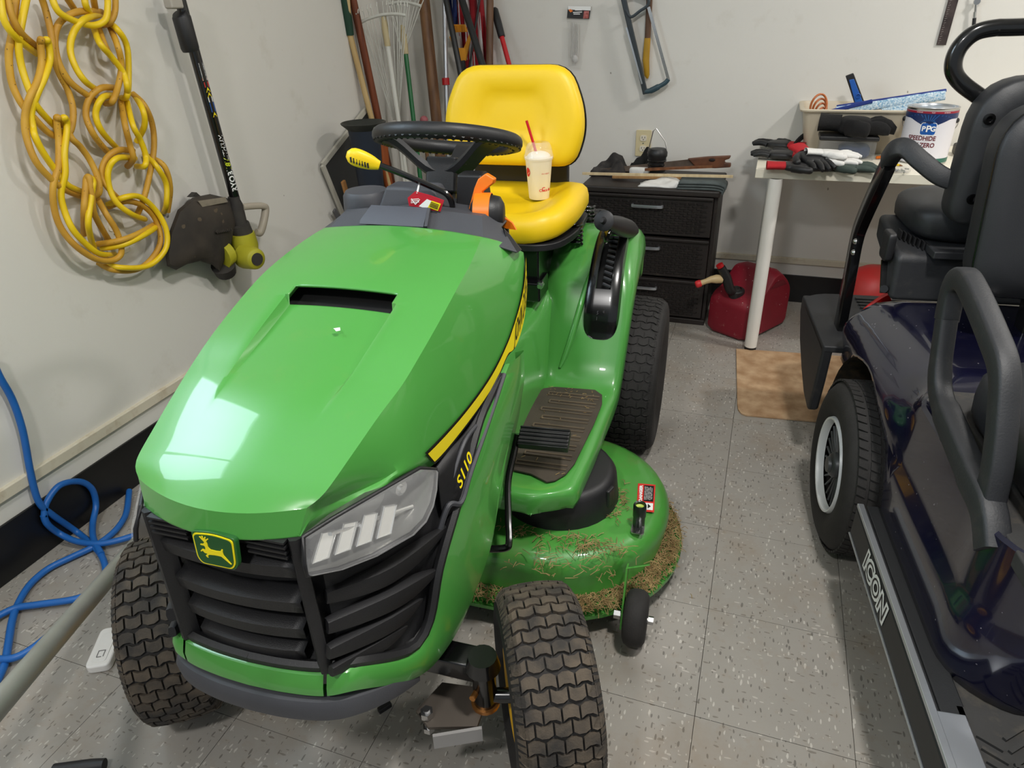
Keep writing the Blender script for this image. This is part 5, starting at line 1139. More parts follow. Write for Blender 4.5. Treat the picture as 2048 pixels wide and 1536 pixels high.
# clear box and the black knitted glove on it
cbx = thing('clear_box', 'clear plastic box with dark lid under the black knitted glove', 'box', fl(1692, 318, TZ)+Vector((-.005, .045, 0))); clr = M('clear_plastic', (226, 232, 238), .06, var=.02, alpha=.22, trans=.5)
mb = MB(); mb.box((0, -.01, .035), (.20, .11, .07)); mb.build('box_shell', clr, cbx, bevel=.006, smooth=0)
mb = MB(); mb.box((0, -.01, .078), (.21, .12, .016)); mb.build('box_lid', blackp, cbx, bevel=.005)
mb = MB(); mb.rbox((.03, 0, .026), (.11, .10, .046), .6); tag(mb.build('blue_cloth', M('navy_fabric', (34, 52, 86), .9, var=.3, vs=60)), 'folded navy cloth inside the clear plastic box', 'cloth').location = cbx.location
glove('knit_glove', 'black knitted glove humped on top of the clear box', cbx.location+Vector((-.05, .0, .088)), -6, blkk, blkk, tilt=2, sc=1.15).scale = (1.2, 1.35, 2.3)
# yellow tipped strap
ys_t = thing('buckled_strap', 'black strap with a yellow tip lying behind the gloves', 'strap', fl(1606, 285, TZ+.03)); 
mb = MB(); mb.tube(spline([(-.04, -.05, -.02), (-.02, -.02, .01), (.0, .01, .025), (.02, .02, .03)], 5), .011, 8, sq=(1, .5)); mb.build('strap_webbing', blkk, ys_t, smooth=60)
mb = MB(); mb.tube([(.018, .018, .03), (.04, .03, .032), (.05, .034, .031)], [.008, .0085, .006], 10); mb.build('strap_tip', yellow, ys_t, smooth=60)
# pencil, orange peg and bag of screws
a, b = fl(1782, 327, TZ+.004), fl(1806, 332, TZ+.004); pn = thing('pencil', 'short yellow pencil by the paint can base', 'pencil', a); mb = MB(); mb.tube([Vector(), (b-a)*.75], .004, 6); mb.build('pencil_shaft', yellow, pn); mb = MB(); mb.tube([(b-a)*.75, b-a], [.004, .0006], 6); mb.build('pencil_tip', wood, pn)
a = fl(1752, 315, TZ+.006); mb = MB(); mb.bar(a, a+Vector((.03, .012, .002)), .010, .010); tag(mb.build('orange_peg', orange, bevel=.003), 'small orange peg right of the clear box', 'peg')
sbg = thing('screw_bag', 'small clear bag of screws at the table front edge', 'bag', fl(1796, 345, TZ+.001)); mb = MB(); mb.rbox((0, .0, .010), (.075, .06, .018), .8, e=.6); mb.build('bag_film', bagm, sbg, smooth=60)
mb = MB()
for k in range(14): p = Vector((random.uniform(-.025, .025), random.uniform(-.02, .02), .008+random.uniform(-.003, .003))); a = random.uniform(0, 6.3); mb.tube([p, p+Vector((.014*math.cos(a), .014*math.sin(a), 0))], .0022, 6)
tag(mb.build('screws', steel, sbg), kind='stuff')
mb = MB(); mb.box((0, 0, .02), (.06, .09, .04)); o = tag(mb.build('black_pouch', blackp, bevel=.008), 'small black case right of the paint can', 'case'); o.location = (.70, 2.2, TZ)
# --- on the drawer unit
DZ = .606
sw = thing('hand_saw', 'old handsaw with a wooden handle lying on top of the drawer unit', 'saw', pY(1390, 328, 2.22)); WI = Matrix.Translation(-sw.location)
def wb(x, y, Y=2.22): return WI @ pY(x, y, Y)
rust = M('rusty_steel', (116, 102, 92), .5, metal=.4, rgb2=(78, 62, 52), vs=9)
mb = MB(); mb.prism3([wb(1180, 345), wb(1182, 340), wb(1385, 318), wb(1390, 332), wb(1300, 342)], (0, .003, 0)); mb.build('saw_blade', rust, sw)
hw_ = M('saw_handle_wood', (110, 66, 40), .5, rgb2=(70, 40, 26), vs=18)
HP = [(1375, 318), (1415, 314), (1462, 312), (1459, 318), (1449, 321), (1450, 326), (1462, 327), (1461, 335), (1430, 337), (1412, 336), (1390, 333)]
mb = MB(); mb.prism3([wb(x, y, 2.21) for x, y in HP], (0, .022, 0)); hd = mb.build('saw_handle', hw_, sw, bevel=.004)
MB().ell(wb(1424, 320, 2.208), (.014, .003, .007), 16, 8).build('grip_hole', M('grip_shadow', (34, 22, 16), .8), hd)
for i, (a, b, lab, m) in enumerate((((1165, 347), (1466, 353), 'pale square wooden stick lying along the front of the drawer unit top', woodm('pale_wood', (226, 206, 166), (206, 180, 138))), ((1225, 354), (1400, 356), 'tan flat lath lying under the pale stick on the drawer unit', woodm('tan_wood', (190, 150, 100), (160, 120, 76))), ((1290, 339), (1425, 333), 'brown flat stick lying below the saw handle', woodm('brown_wood', (128, 80, 46), (96, 58, 32))))):
    mb = MB(); mb.bar(pY(*a, 2.08+.05*i), pY(*b, 2.08+.05*i), .010, .010 if i == 0 else .016); o = tag(mb.build('wooden_strip', m), lab, 'stick')
def cloth(name, label, c, d, m, cat='cloth', rz=0):
    mb = MB(); n = 18; R_ = []
    for j in range(n+1):
        row = []
        for i in range(n+1):
            u, v = i/n*2-1, j/n*2-1; e = max(abs(u), abs(v)); z = d[2]*(1-e**4)*(.62+.22*math.sin(3.2*u+2*v)+.16*math.sin(4.5*v-2.5*u)+.06*math.sin(9*u+4*v)); row.append((u*d[0]/2*(1+.06*math.sin(6*v)), v*d[1]/2*(1+.08*math.sin(5*u)), max(.002, z)))
        R_.append(row)
    mb.grid(R_); o = tag(mb.build(name, m, smooth=70, solid=.003), label, cat); o.location = c; o.rotation_euler = (0, 0, rz); return o
cloth('white_rag', 'white crumpled rag on the front edge of the drawer unit', (-.42, 2.075, DZ), (.19, .10, .035), whtk)
greyc = M('grey_canvas', (84, 92, 92), .85, var=.2, vs=30)
gcl = thing('folded_cloth', 'grey-green folded cloth hanging over the right corner of the drawer unit', 'cloth', (-.245, 2.07, DZ)); 
for k in range(3):
    mb = MB(); P = [(-.11+.004*k, 0, .006+.011*k), (-.02, -.002, .009+.011*k), (.05, 0, .008+.011*k), (.078+.004*k, .002, .0+.010*k), (.084+.004*k, .002, -.014+.010*k)]
    mb.grid([[Vector(p)+Vector((0, y, 0)) for y in (-.055, 0, .055)] for p in spline(P, 5)]); mb.build('fold', greyc, gcl, solid=.008, smooth=60)
lt = thing('lantern', 'small black lantern with a wire handle in front of the wall outlet', 'lantern', (-.475, 2.24, DZ))
mb = MB(); mb.lathe([(.042, 0), (.045, .006), (.045, .02), (.040, .024), (.040, .085), (.044, .09), (.044, .108), (.034, .122), (.0, .124)], 28); mb.build('lantern_body', blackp, lt, smooth=40)
mb = MB()
for k in range(3): mb.lathe([(.0405, .035+.016*k), (.0425, .037+.016*k), (.0425, .041+.016*k), (.0405, .043+.016*k)], 28)
mb.build('lantern_rings', blackg, lt)
mb = MB(); mb.tube([(.044, 0, .10), (.030, .004, .15), (-.014, .006, .205), (-.026, .006, .195), (-.044, 0, .10)], .0022, 6); mb.build('wire_handle', steel, lt)
darkc = M('dark_cloth', (58, 54, 52), .9, rgb2=(34, 32, 32), vs=26, bump=.5, bs=120)
cloth('dark_cloth', 'dark crumpled cloth at the left back of the drawer unit', (-.69, 2.27, DZ), (.16, .16, .09), darkc)
cloth('beanie', 'black knitted beanie beside the wall outlet on the drawer unit', (-.545, 2.335, DZ), (.13, .11, .11), blkk, 'hat')
mb = MB(); mb.rbox((-.545, 2.24, DZ+.022), (.10, .07, .042), .6); tag(mb.build('white_roll', whtk, smooth=70), 'white bundle below the wall outlet on the drawer unit', 'bundle')
# ================================================================== GARDEN TOOLS IN THE CORNER
def stick(name, label, cat, a, Ya, b, Yb, r, mat, ext_up=.22, group=None, parts=None, bottom=None, sq=None):
    p, q = pY(*a, Ya), pY(*b, Yb); d = (p-q).normalized(); top = p+d*ext_up; low = q-d*((q.z-.02)/d.z if bottom is None else bottom)
    if low.x < XL+.03: low = low+Vector((XL+.03-low.x, 0, 0))
    if top.x < XL+.03: top = top+Vector((XL+.03-top.x, 0, 0))
    t = thing(name, label, cat, low)
    o = MB().tube([Vector((0, 0, 0)), (q-low), (p-low), (top-low)], r, 14, sq=sq).build('shaft', mat, t, smooth=60)
    return t, p-low, q-low, top-low, d
redwood = woodm('red_brown_wood', (128, 66, 36), (92, 44, 24)); ashw = woodm('weathered_wood', (134, 96, 62), (98, 66, 42)); creamw = woodm('cream_wood', (206, 180, 128), (184, 152, 100)); walnut = woodm('handle_wood', (112, 78, 52), (84, 56, 38))
steelw = M('white_metal', (214, 214, 206), .4, var=.05); greenm = M('green_enamel', (26, 108, 58), .35, var=.1); blackm = M('black_tube', (26, 27, 28), .35, var=.1)
stick('garden_tool', 'red-brown wooden tool handle leaning left in the corner by the navy bin', 'tool handle', (706, 0), 1.93, (757, 240), 1.98, .0165, redwood)
t, p, q, top, d = stick('shovel', 'cream wooden shovel handle with a dark green grip in the corner', 'shovel', (700, 70), 1.90, (731, 190), 1.92, .0125, creamw)
MB().tube([p, top+d*.1], [.0175, .020], 12).build('green_grip', M('dark_green_rubber', (18, 62, 44), .6), t, smooth=60)
stick('thick_pole', 'thick weathered wooden pole leaning behind the steering wheel', 'pole', (848, 0), 2.28, (873, 240), 2.2, .026, ashw)
stick('wooden_pole', 'slim brown wooden pole against the wall left of the red grip', 'pole', (980, 0), 2.34, (979, 150), 2.28, .0165, walnut)
t, p, q, top, d = stick('telescopic_pole', 'silver telescopic pole with a red clamp behind the seat', 'pole', (889, 20), 2.32, (894, 245), 2.24, .0105, alum)
MB().cyl(t.matrix_world.inverted() @ pY(891, 158, 2.27)-t.location*0 if False else (pY(891, 156, 2.268)-t.location), pY(892, 170, 2.264)-t.location, .0175, 16).build('clamp', redp, t, smooth=50)
stick('black_pole', 'left of the two black poles leaning behind the yellow seat', 'pole', (892, 0), 2.24, (922, 150), 2.16, .0135, blackm)
stick('black_pole', 'right of the two black poles, its foot hidden by the yellow seat', 'pole', (924, 0), 2.26, (962, 120), 2.18, .0155, blackm)
stick('thin_rod', 'thin black rod crossing the right black pole', 'rod', (959, 0), 2.33, (938, 140), 2.28, .005, blackm)
# loppers
t, p, q, top, d = stick('loppers', 'red handled loppers with a black grip right of the slim wooden pole', 'loppers', (1003, 72), 2.33, (1018, 128), 2.29, .011, redp, ext_up=.0)
MB().tube([p-d*.005, p+d*.06, p+d*.12, p+d*.128], [.0165, .0175, .0165, .01], 12).build('black_grip', blackp, t, smooth=60)
# leaf rakes, heads up
def leaf_rake(label, hub, Yh, foot, Yf, bar, Yb_, ntine, root, hm, sock, tipz):
    h, f = pY(*hub, Yh), pY(*foot, Yf); d = (h-f).normalized(); low = f-d*((f.z-.02)/d.z)
    if low.x < XL+.03: low = low+Vector((XL+.03-low.x, 0, 0))
    t = thing('leaf_rake', label, 'rake', low)
    MB().tube([Vector(), f-low, h-low], .0105, 12).build('rake_handle', hm, t, smooth=60)
    MB().tube([h-low-d*.10, h-low-d*.03, h-low+d*.02], [.013, .015, .009], 12).build('rake_socket', sock, t, smooth=60)
    A = [pY(*b_, Yb_) for b_ in bar]; S_ = spline(A, 8); mb = MB(); mb.tube([x-low for x in S_], .0065, 8); mb.build('rake_brace', steelw, t, smooth=60)
    rt = pY(*root, Yf+.05)
    for k in range(ntine):
        g = S_[int(k*(len(S_)-1)/(ntine-1))]; up_ = (g-rt).normalized(); tip = g+up_*tipz
        MB().tube([rt+(g-rt)*.02+Vector((.002*(k-ntine/2), 0, 0))-low, g-low, tip-low, tip+Vector((.012, -.02, .004))-low, tip+Vector((.016, -.032, -.012))-low], .0022, 5).build('tine', steelw, t, smooth=60)
    return t
leaf_rake('silver leaf rake with a white handle, head up in the corner', (768, 40), 1.97, (797, 243), 1.98, [(721, 45), (740, 36), (768, 29), (795, 28), (812, 31)], 1.96, 13, (793, 244), steelw, M('tan_socket', (196, 180, 140), .5), .045)
leaf_rake('second leaf rake with a green handle behind the white-handled one', (806, 60), 2.16, (827, 240), 2.10, [(778, 8), (800, 4), (820, 6), (842, 12)], 2.17, 11, (806, 100), greenm, M('tan_socket', (196, 180, 140), .5), .05)
# flag, rolled by the wall
fg = thing('flag', 'red white and blue flag hanging folded behind the black poles', 'flag', pY(940, 60, 2.39)); FG = Matrix.Translation(-fg.location)
def flagp(x, y, k=0): return FG @ pY(x, y, 2.385-.018*math.sin(x*.35+k))
for i, (xa, xb, m) in enumerate(((908, 922, 'w'), (918, 934, 'r'), (930, 944, 'w'), (941, 958, 'r'), (955, 963, 'w'), (961, 972, 'r'))):
    mb = MB(); mb.grid([[flagp(lerp(xa, xb, u)+ (y_-60)*.08, y_, i) for u in (0, .33, .66, 1)] for y_ in range(-30, 200, 12)])
    mb.build('red_stripe' if m == 'r' else 'white_stripe', M('flag_red', (168, 28, 40), .8) if m == 'r' else M('flag_white', (222, 220, 220), .8), fg, solid=.002, smooth=60)
mb = MB(); mb.grid([[flagp(lerp(900, 919, u)+(y_-60)*.08, y_, 9)+Vector((0, -.01, 0)) for u in (0, .33, .66, 1)] for y_ in range(-30, 60, 10)]); mb.build('blue_canton', M('flag_blue', (36, 52, 112), .8), fg, solid=.002, smooth=60)
# snow brush
sbr = thing('snow_brush', 'orange-yellow headed brush with a black handle behind the black poles', 'brush', pY(925, 90, 2.30)); SB = Matrix.Translation(-sbr.location)
def sb2(x, y, Y=2.30): return SB @ pY(x, y, Y)
amber = M('amber_plastic', (226, 152, 30), .45, var=.06)
mb = MB(); mb.prism3([sb2(898, 74), sb2(903, 70), sb2(914, 96), sb2(927, 96), sb2(938, 68), sb2(942, 72), sb2(934, 108), sb2(931, 122), sb2(919, 122), sb2(914, 108)], (0, .012, 0)); mb.build('brush_yoke', amber, sbr, bevel=.002)
mb = MB(); mb.prism3([sb2(903, 49), sb2(929, 49), sb2(934, 64), sb2(906, 65)], (0, .012, 0))
for k in range(9): mb.bar(sb2(905+k*3, 50, 2.296), sb2(907+k*3, 63, 2.296), .003, .006)
mb.build('brush_head', amber, sbr, bevel=.001)
mb = MB(); mb.tube([sb2(925, 121), sb2(932, 168), sb2(938, 230)], .012, 12); mb.build('brush_handle', blackm, sbr, smooth=60)
# navy bin with a flared rim
nb = thing('tall_bin', 'tall navy tapered bin with a dark flared rim by the left wall', 'bin', (-1.585, 1.62, 0)); nb.scale = (.94, .94, 1.04); mb = MB(); mb.lathe([(.040, 0), (.042, .02), (.05, .5), (.064, .78), (.070, .845), (.066, .845), (.05, .6), (.04, .5)], 32); mb.build('bin_body', M('dark_navy_rubber', (24, 34, 50), .6, var=.2), nb, smooth=50)
mb = MB(); mb.lathe([(.062, .835), (.075, .85), (.096, .866), (.098, .871), (.094, .873), (.072, .858), (.058, .84)], 32); mb.build('bin_rim', M('rim_olive_black', (44, 46, 42), .5), nb, smooth=50)
# axe handle, yellow bit, green box
a0, a1 = pY(765, 275, 1.95), pY(783, 400, 1.96); ax = thing('axe_handle', 'orange-brown curved axe handle standing behind the dash', 'axe handle', a1+Vector((0, 0, -a1.z))); AXI = Matrix.Translation(-ax.location)
mb = MB(); dd = (a0-a1).normalized(); mb.tube([AXI@p_ for p_ in [a1-dd*(a1.z-.01)/dd.z*1.0+Vector((0, 0, 0)), a1, a1.lerp(a0, .6)+Vector((-.008, 0, 0)), a0, a0+dd*.05]], [.018, .019, .021, .023, .014], 12, sq=(1, .65)); mb.build('handle_shaft', woodm('orange_wood', (176, 92, 40), (140, 66, 28)), ax, smooth=60)
p = pY(794, 382, 1.9); yb = thing('yellow_tool', 'stubby yellow and black tool in the green box', 'tool', Vector((p.x, p.y, p.z-.06))); mb = MB(); mb.cyl((0, 0, .02), (-.006, 0, .085), .017, 14); mb.build('tool_body', M('tool_yellow', (216, 176, 40), .5), yb); mb = MB(); mb.cyl((0, 0, -.12), (0, 0, .02), .012, 12); mb.build('tool_shank', blackm, yb)
g0 = pY(735, 400, 1.86); gbx = thing('tool_box', 'dark green tool box on the floor behind the dash', 'tool box', (-1.56, 1.81, 0)); dgr = M('dark_green_plastic', (22, 52, 48), .5, var=.12)
mb = MB(); mb.box((0, 0, .22), (.24, .15, .42)); mb.build('box_body', dgr, gbx, bevel=.01); mb = MB(); mb.box((0, 0, .445), (.25, .16, .03)); mb.build('box_lid', dgr, gbx, bevel=.008)
stick('white_stake', 'thin white stake with a black sleeve left of the dash lever', 'stake', (798, 285), 1.96, (812, 400), 1.98, .007, steelw, ext_up=.02)
a = pY(848, 240, 2.1); bl_ = thing('ball_ended_stick', 'short stick topped by a dusty pink ball behind the steering wheel', 'stick', (a.x, a.y, 0)); MB().ell((0, 0, a.z), (.019, .019, .019), 18, 12).build('pink_ball', M('dusty_pink', (172, 96, 102), .6, var=.15, vs=30), bl_, smooth=60); MB().cyl((0, 0, .02), (0, 0, a.z), .009, 10).build('stick_shaft', ashw, bl_, smooth=60)
gc2 = pY(1032, 362, 1.95); gcs = thing('green_case', 'green plastic case on the floor glimpsed between seat and cushion', 'case', (pY(1032, 362, 1.74).x-.02, 1.74, 0)); mb = MB(); mb.box((0, 0, .3), (.13, .12, .58)); mb.build('case_body', greenm, gcs, bevel=.02); mb = MB(); mb.box((-.12, 0, .27), (.1, .1, .5)); mb.build('case_dark_half', dgr, gcs, bevel=.01)
wpn = pY(1082, 350, 2.15); mb = MB(); mb.lathe([(.05, 0), (.052, .3), (.05, .56), (.02, .6), (.0, .6)], 24); o = tag(mb.build('white_jug', whtk, smooth=60), 'pale cylindrical container glimpsed behind the drink cup', 'container'); o.location = (wpn.x, 2.18, 0)
# window screen against the left wall
A1, B1, C1 = pX(645, 330, XL+.02), pX(735, 215, XL+.02), pX(690, 440, XL+.02)
scn = thing('window_screen', 'grey mesh window screen in a pale frame leaning on the left wall by the corner', 'screen', (XL+.02, C1.y, 0)); SI = Matrix.Translation(-scn.location)
dn = (C1-A1).normalized(); lowA = A1+dn*((A1.z-.02)/-dn.z); lowB = B1+dn*((B1.z-.02)/-dn.z)
alw = M('dull_white_metal', (190, 186, 174), .5, var=.08)
for nm, (a, b) in (('top_rail', (A1, B1)), ('left_stile', (A1, lowA)), ('right_stile', (B1, lowB))):
    MB().bar(SI@a, SI@b, .012, .022, up=(1, 0, 0)).build(nm, alw, scn, bevel=.002)
mesh_m = M('screen_mesh', (44, 46, 48), .7, var=.1, alpha=.82)
mb = MB(); mb.add([SI@p_ for p_ in (A1, B1, lowB, lowA)], [(0, 1, 2, 3)]); mb.build('screen_mesh', mesh_m, scn, smooth=0)
a, b = pX(686, 362, XL+.06), pX(706, 432, XL+.06); dd = (b-a).normalized(); low = b+dd*((b.z-.02)/-dd.z); mb = MB(); mb.bar(a, low, .012, .024, up=(1, 0, 0)); tag(mb.build('wooden_stick', creamw if False else woodm('tan_stick', (196, 142, 86), (170, 116, 64)), bevel=.002), 'tan wooden stick standing in front of the window screen', 'stick')
a, b = pX(668, 420, XL+.03), pX(682, 446, XL+.03); dd = (b-a).normalized(); low = b+dd*((b.z-.02)/-dd.z); mb = MB(); mb.bar(a, low, .01, .022, up=(1, 0, 0)); tag(mb.build('grey_strip', M('grey_strip', (92, 92, 94), .5), bevel=.002), 'short grey metal strip left of the window screen frame', 'strip')

# ================================================================== LEFT WALL
def lw(x, y, d=.02): return pX(x, y, XL+d)
outlet('wall_outlet', lw(226, 468, .002), (0, 1, 0), (1, 0, 0), 'ivory wall outlet half hidden by the yellow extension cord', sz=(.078, .125), m=M('pale_ivory', (212, 206, 190), .45))
cordY = M('yellow_cord', (240, 204, 22), .42, var=.06, vs=10); cordD = M('dirty_yellow_cord', (212, 164, 52), .55, rgb2=(190, 140, 44), vs=9); specks(cordD, (70, 46, 24), 90, .17, amount=.8)
K_ = .390625
CH = [
 ('d', [(85, -30), (60, 180), (45, 280), (60, 420), (110, 530), (180, 610), (250, 680), (310, 700), (360, 670), (375, 570), (350, 470), (305, 380), (275, 290), (262, 170), (230, 40), (205, -30)], .03),
 ('b', [(140, -30), (110, 120), (95, 230), (110, 340), (150, 460), (200, 560), (325, 690)], .045),
 ('b', [(0, -30), (20, 100), (80, 190), (190, 275)], .055), ('d', [(35, -30), (60, 80), (110, 170), (195, 245)], .055),
 ('b', [(222, 232), (235, 205), (247, 218), (255, 300), (230, 390), (190, 480), (160, 575), (168, 650), (180, 700), (220, 780), (290, 880), (350, 950), (440, 990)], .052), ('d', [(218, 232), (211, 203), (207, 225), (213, 320), (190, 420), (150, 505), (128, 600), (135, 700), (180, 820), (250, 905), (330, 970), (440, 1015)], .052),
 ('d', [(340, 640), (365, 705), (410, 750), (460, 820), (500, 910), (505, 990), (440, 1012)], .035),
 ('b', [(318, 640), (325, 604), (338, 612), (342, 660), (330, 780), (333, 890), (312, 990), (330, 1080), (370, 1170), (430, 1240), (510, 1300), (590, 1305)], .055), ('d', [(305, 640), (298, 604), (290, 615), (300, 720), (298, 850), (272, 960), (280, 1080), (320, 1180), (400, 1270), (500, 1330), (580, 1332), (622, 1290), (600, 1190), (540, 1090), (490, 1000)], .05),
 ('d', [(430, 1200), (430, 1080), (438, 960), (442, 918), (456, 910), (470, 1000), (485, 1100), (560, 1235)], .06),
 ('b', [(480, 1270), (452, 1150), (468, 1000), (476, 930), (462, 908)], .066),
 ('b', [(260, -30), (300, 60), (390, 110), (480, 130), (540, 100), (552, 20), (545, -30)], .055), ('d', [(330, -30), (385, 55)], .035), ('d', [(590, -30), (588, 60), (560, 115), (520, 128)], .05),
 ('b', [(430, -30), (440, 30), (470, 75)], .045), ('d', [(475, -30), (490, 60)], .04),
 ('d', [(520, 62), (400, 60), (310, 110), (280, 200), (300, 320), (360, 420), (450, 490), (505, 530)], .035), ('b', [(510, 75), (430, 100), (375, 170), (360, 260), (390, 350), (440, 420), (500, 462)], .05),
 ('b', [(545, 110), (600, 150), (650, 240), (658, 400), (650, 490), (622, 502)], .045), ('b', [(480, 140), (510, 220), (570, 290), (630, 370), (652, 450), (645, 510)], .06),
 ('d', [(560, 130), (600, 230), (622, 330), (605, 440), (575, 520), (540, 530)], .055), ('d', [(500, 130), (540, 240), (590, 320)], .035),
 ('d', [(590, 450), (520, 450), (460, 500), (440, 590), (480, 690), (550, 778)], .035), ('b', [(580, 490), (525, 500), (490, 580), (520, 670), (602, 762)], .05),
 ('d', [(680, 480), (740, 540), (780, 640), (788, 760), (765, 900), (735, 1020), (700, 1105)], .035), ('b', [(690, 490), (730, 560), (740, 640), (700, 725)], .05),
 ('d', [(620, 520), (640, 640), (665, 740), (682, 810), (652, 852)], .06), ('b', [(650, 520), (680, 640), (720, 720), (747, 800), (740, 850), (700, 852)], .06),
 ('d', [(680, 770), (600, 770), (540, 820), (520, 900), (560, 970), (610, 1020)], .035), ('b', [(690, 810), (600, 810), (555, 870), (560, 960), (600, 1040), (680, 1100), (742, 1122)], .05),
 ('b', [(740, 790), (800, 850), (850, 940), (852, 1040), (840, 1085)], .045), ('d', [(760, 800), (840, 850), (872, 960), (858, 1085)], .035),
 ('b', [(550, 1050), (640, 1010), (720, 1010), (800, 1080), (852, 1180), (845, 1280), (760, 1360), (620, 1370), (520, 1340)], .05), ('d', [(550, 1060), (650, 1030), (740, 1060), (800, 1130), (822, 1230), (780, 1320), (700, 1380), (580, 1382), (500, 1342)], .035),
 ('d', [(500, 1250), (620, 1230), (720, 1190), (805, 1140)], .06), ('b', [(520, 1272), (640, 1250), (760, 1190), (812, 1150)], .06)]
mb = MB()
for kind, P, dp in CH:
    L_ = len(P)-1; S_ = spline([lw(x*K_, y*K_, (dp+.012+.006*math.sin(i*1.7)) if (0 < i < L_ or y < 0) else .014) for i, (x, y) in enumerate(P)], 8); mb.tube(S_, .0082, 10, mi=0 if kind == 'b' else 1)
tag(mb.build('extension_cord', [cordY, cordD], smooth=70), 'yellow extension cord looped into a chain on the left wall', 'cord')
mb = MB(); hk_ = lw(100, -40, 0); mb.tube([hk_, hk_+Vector((.12, 0, .01)), hk_+Vector((.13, 0, .03))], .006, 8); tag(mb.build('wall_hook', steel), 'steel hook holding the yellow cord at the top of the left wall', 'hook')
# string trimmer
tr = thing('string_trimmer', 'string trimmer with a lime head hanging on the left wall beside the yellow cord', 'trimmer', lw(440, 400, .07)); TRI = Matrix.Translation(-tr.location)
def tw(x, y, d=.075): return TRI @ lw(x, y, d)
S0, S1 = tw(352, -30), tw(470, 398)
mb = MB(); mb.tube([S0, S1], .0165, 16); shf = mb.build('trimmer_shaft', blackg, tr, smooth=60)
mb = MB(); mb.tube([tw(358, 26), tw(363, 34), tw(380, 96), tw(382, 102)], [.021, .0265, .0265, .024], 16); mb.build('foam_grip', blackp, tr, smooth=60)
mb = MB(); mb.box(tw(347, 6), (.03, .05, .03)); mb.build('grip_bracket', M('warm_grey', (176, 170, 160), .5), tr, bevel=.006)
gy = M('dusty_black_plastic', (62, 58, 54), .7, rgb2=(40, 37, 35), vs=10); lime = M('lime_plastic', (184, 178, 44), .55, var=.15, vs=10); wg = M('warm_grey', (172, 162, 146), .55, var=.08)
mb = MB(); mb.tube(spline([tw(467, 393), tw(476, 430), tw(482, 455)], 4), [.019]*2+[.024]*5+[.022]*2, 16); mb.build('shaft_coupler', gy, tr, smooth=60)
# guard: curved half disc
gp_ = [(462, 398), (420, 388), (385, 395), (355, 420), (338, 465), (331, 510), (334, 532), (352, 540), (375, 528), (400, 522), (425, 530), (440, 545), (460, 500), (475, 440)]
guard_m = M('muddy_guard', (66, 58, 50), .8, rgb2=(44, 39, 35), vs=8, bump=.5, bs=60); specks(guard_m, (112, 96, 74), 30, .25, amount=.5)
cg = Vector((.0, 0, 0)); C_ = TRI @ lw(430, 480, .06); mb = MB(); R_ = []
for sc, dd_ in ((1.0, .015), (1.0, .055), (.93, .075), (.75, .085), (.4, .092)): R_.append([(TRI@lw(x, y, dd_)) if sc == 1 else (TRI@lw(430+(x-430)*sc, 480+(y-480)*sc, dd_)) for x, y in gp_])
mb.grid(R_, cu=True); mb.add(R_[-1], [tuple(range(len(gp_)))]); gd = mb.build('guard', guard_m, tr, smooth=40)
mb = MB()
for k in range(9): mb.bar(tw(432+k*3.6, 463-k*.8, .098), tw(436+k*3.4, 452-k*.6+14, .098), .003, .006, up=(1, 0, 0))
mb.build('guard_rib', guard_m, gd)
mb = MB(); mb.prism3([tw(373, 394, .03), tw(383, 384, .03), tw(392, 392, .03)], (.02, 0, 0)); mb.build('line_cutter', gy, gd)
mb = MB(); mb.prism3([tw(395, 402, .082), tw(450, 394, .086), tw(455, 404, .088), tw(404, 414, .084)], (.002, 0, 0)); mb.build('guard_label', M('dusty_label', (136, 126, 110), .7, var=.2, vs=40), gd)
mb = MB(); mb.tube([tw(478, 448), tw(486, 470)], [.034, .036], 16); mb.build('motor_collar', gy, tr, smooth=50)
mb = MB(); mb.tube([tw(484, 466), tw(490, 490), tw(494, 510)], [.041, .045, .040], 18); mb.ell(tw(492, 512, .08), (.045, .045, .045), 18, 12); lm = mb.build('motor_housing', lime, tr, smooth=60)
mb = MB(); e0, e1 = tw(490, 512, .09), tw(512, 518, .15); dd_ = (e1-e0).normalized(); mb.tube([e0, e0.lerp(e1, .6), e1, e1+dd_*.006], [.043, .040, .036, .032], 20); mb.build('gear_nose', lime, lm, smooth=60)
mb = MB(); mb.cyl(e1+dd_*.004, e1+dd_*.008, .022, 20); mb.build('nose_cap', gy, lm)
mb = MB(); mb.tube([tw(455, 505, .06), tw(440, 512, .055)], [.042, .048], 18); mb.build('spool_housing', lime, lm, smooth=60)
mb = MB(); mb.tube([tw(446, 530, .06), tw(452, 545, .05)], [.040, .034], 18); mb.build('line_spool', gy, lm, smooth=60)
mb = MB(); mb.tube(spline([tw(484, 414, .09), tw(505, 412, .10), tw(526, 412, .11), tw(531, 420, .11), tw(526, 448, .11), tw(520, 465, .105), tw(512, 464, .10)], 5), .0115, 10, sq=(1, 1.1, .7)); mb.build('edge_guide_handle', wg, tr, smooth=60)
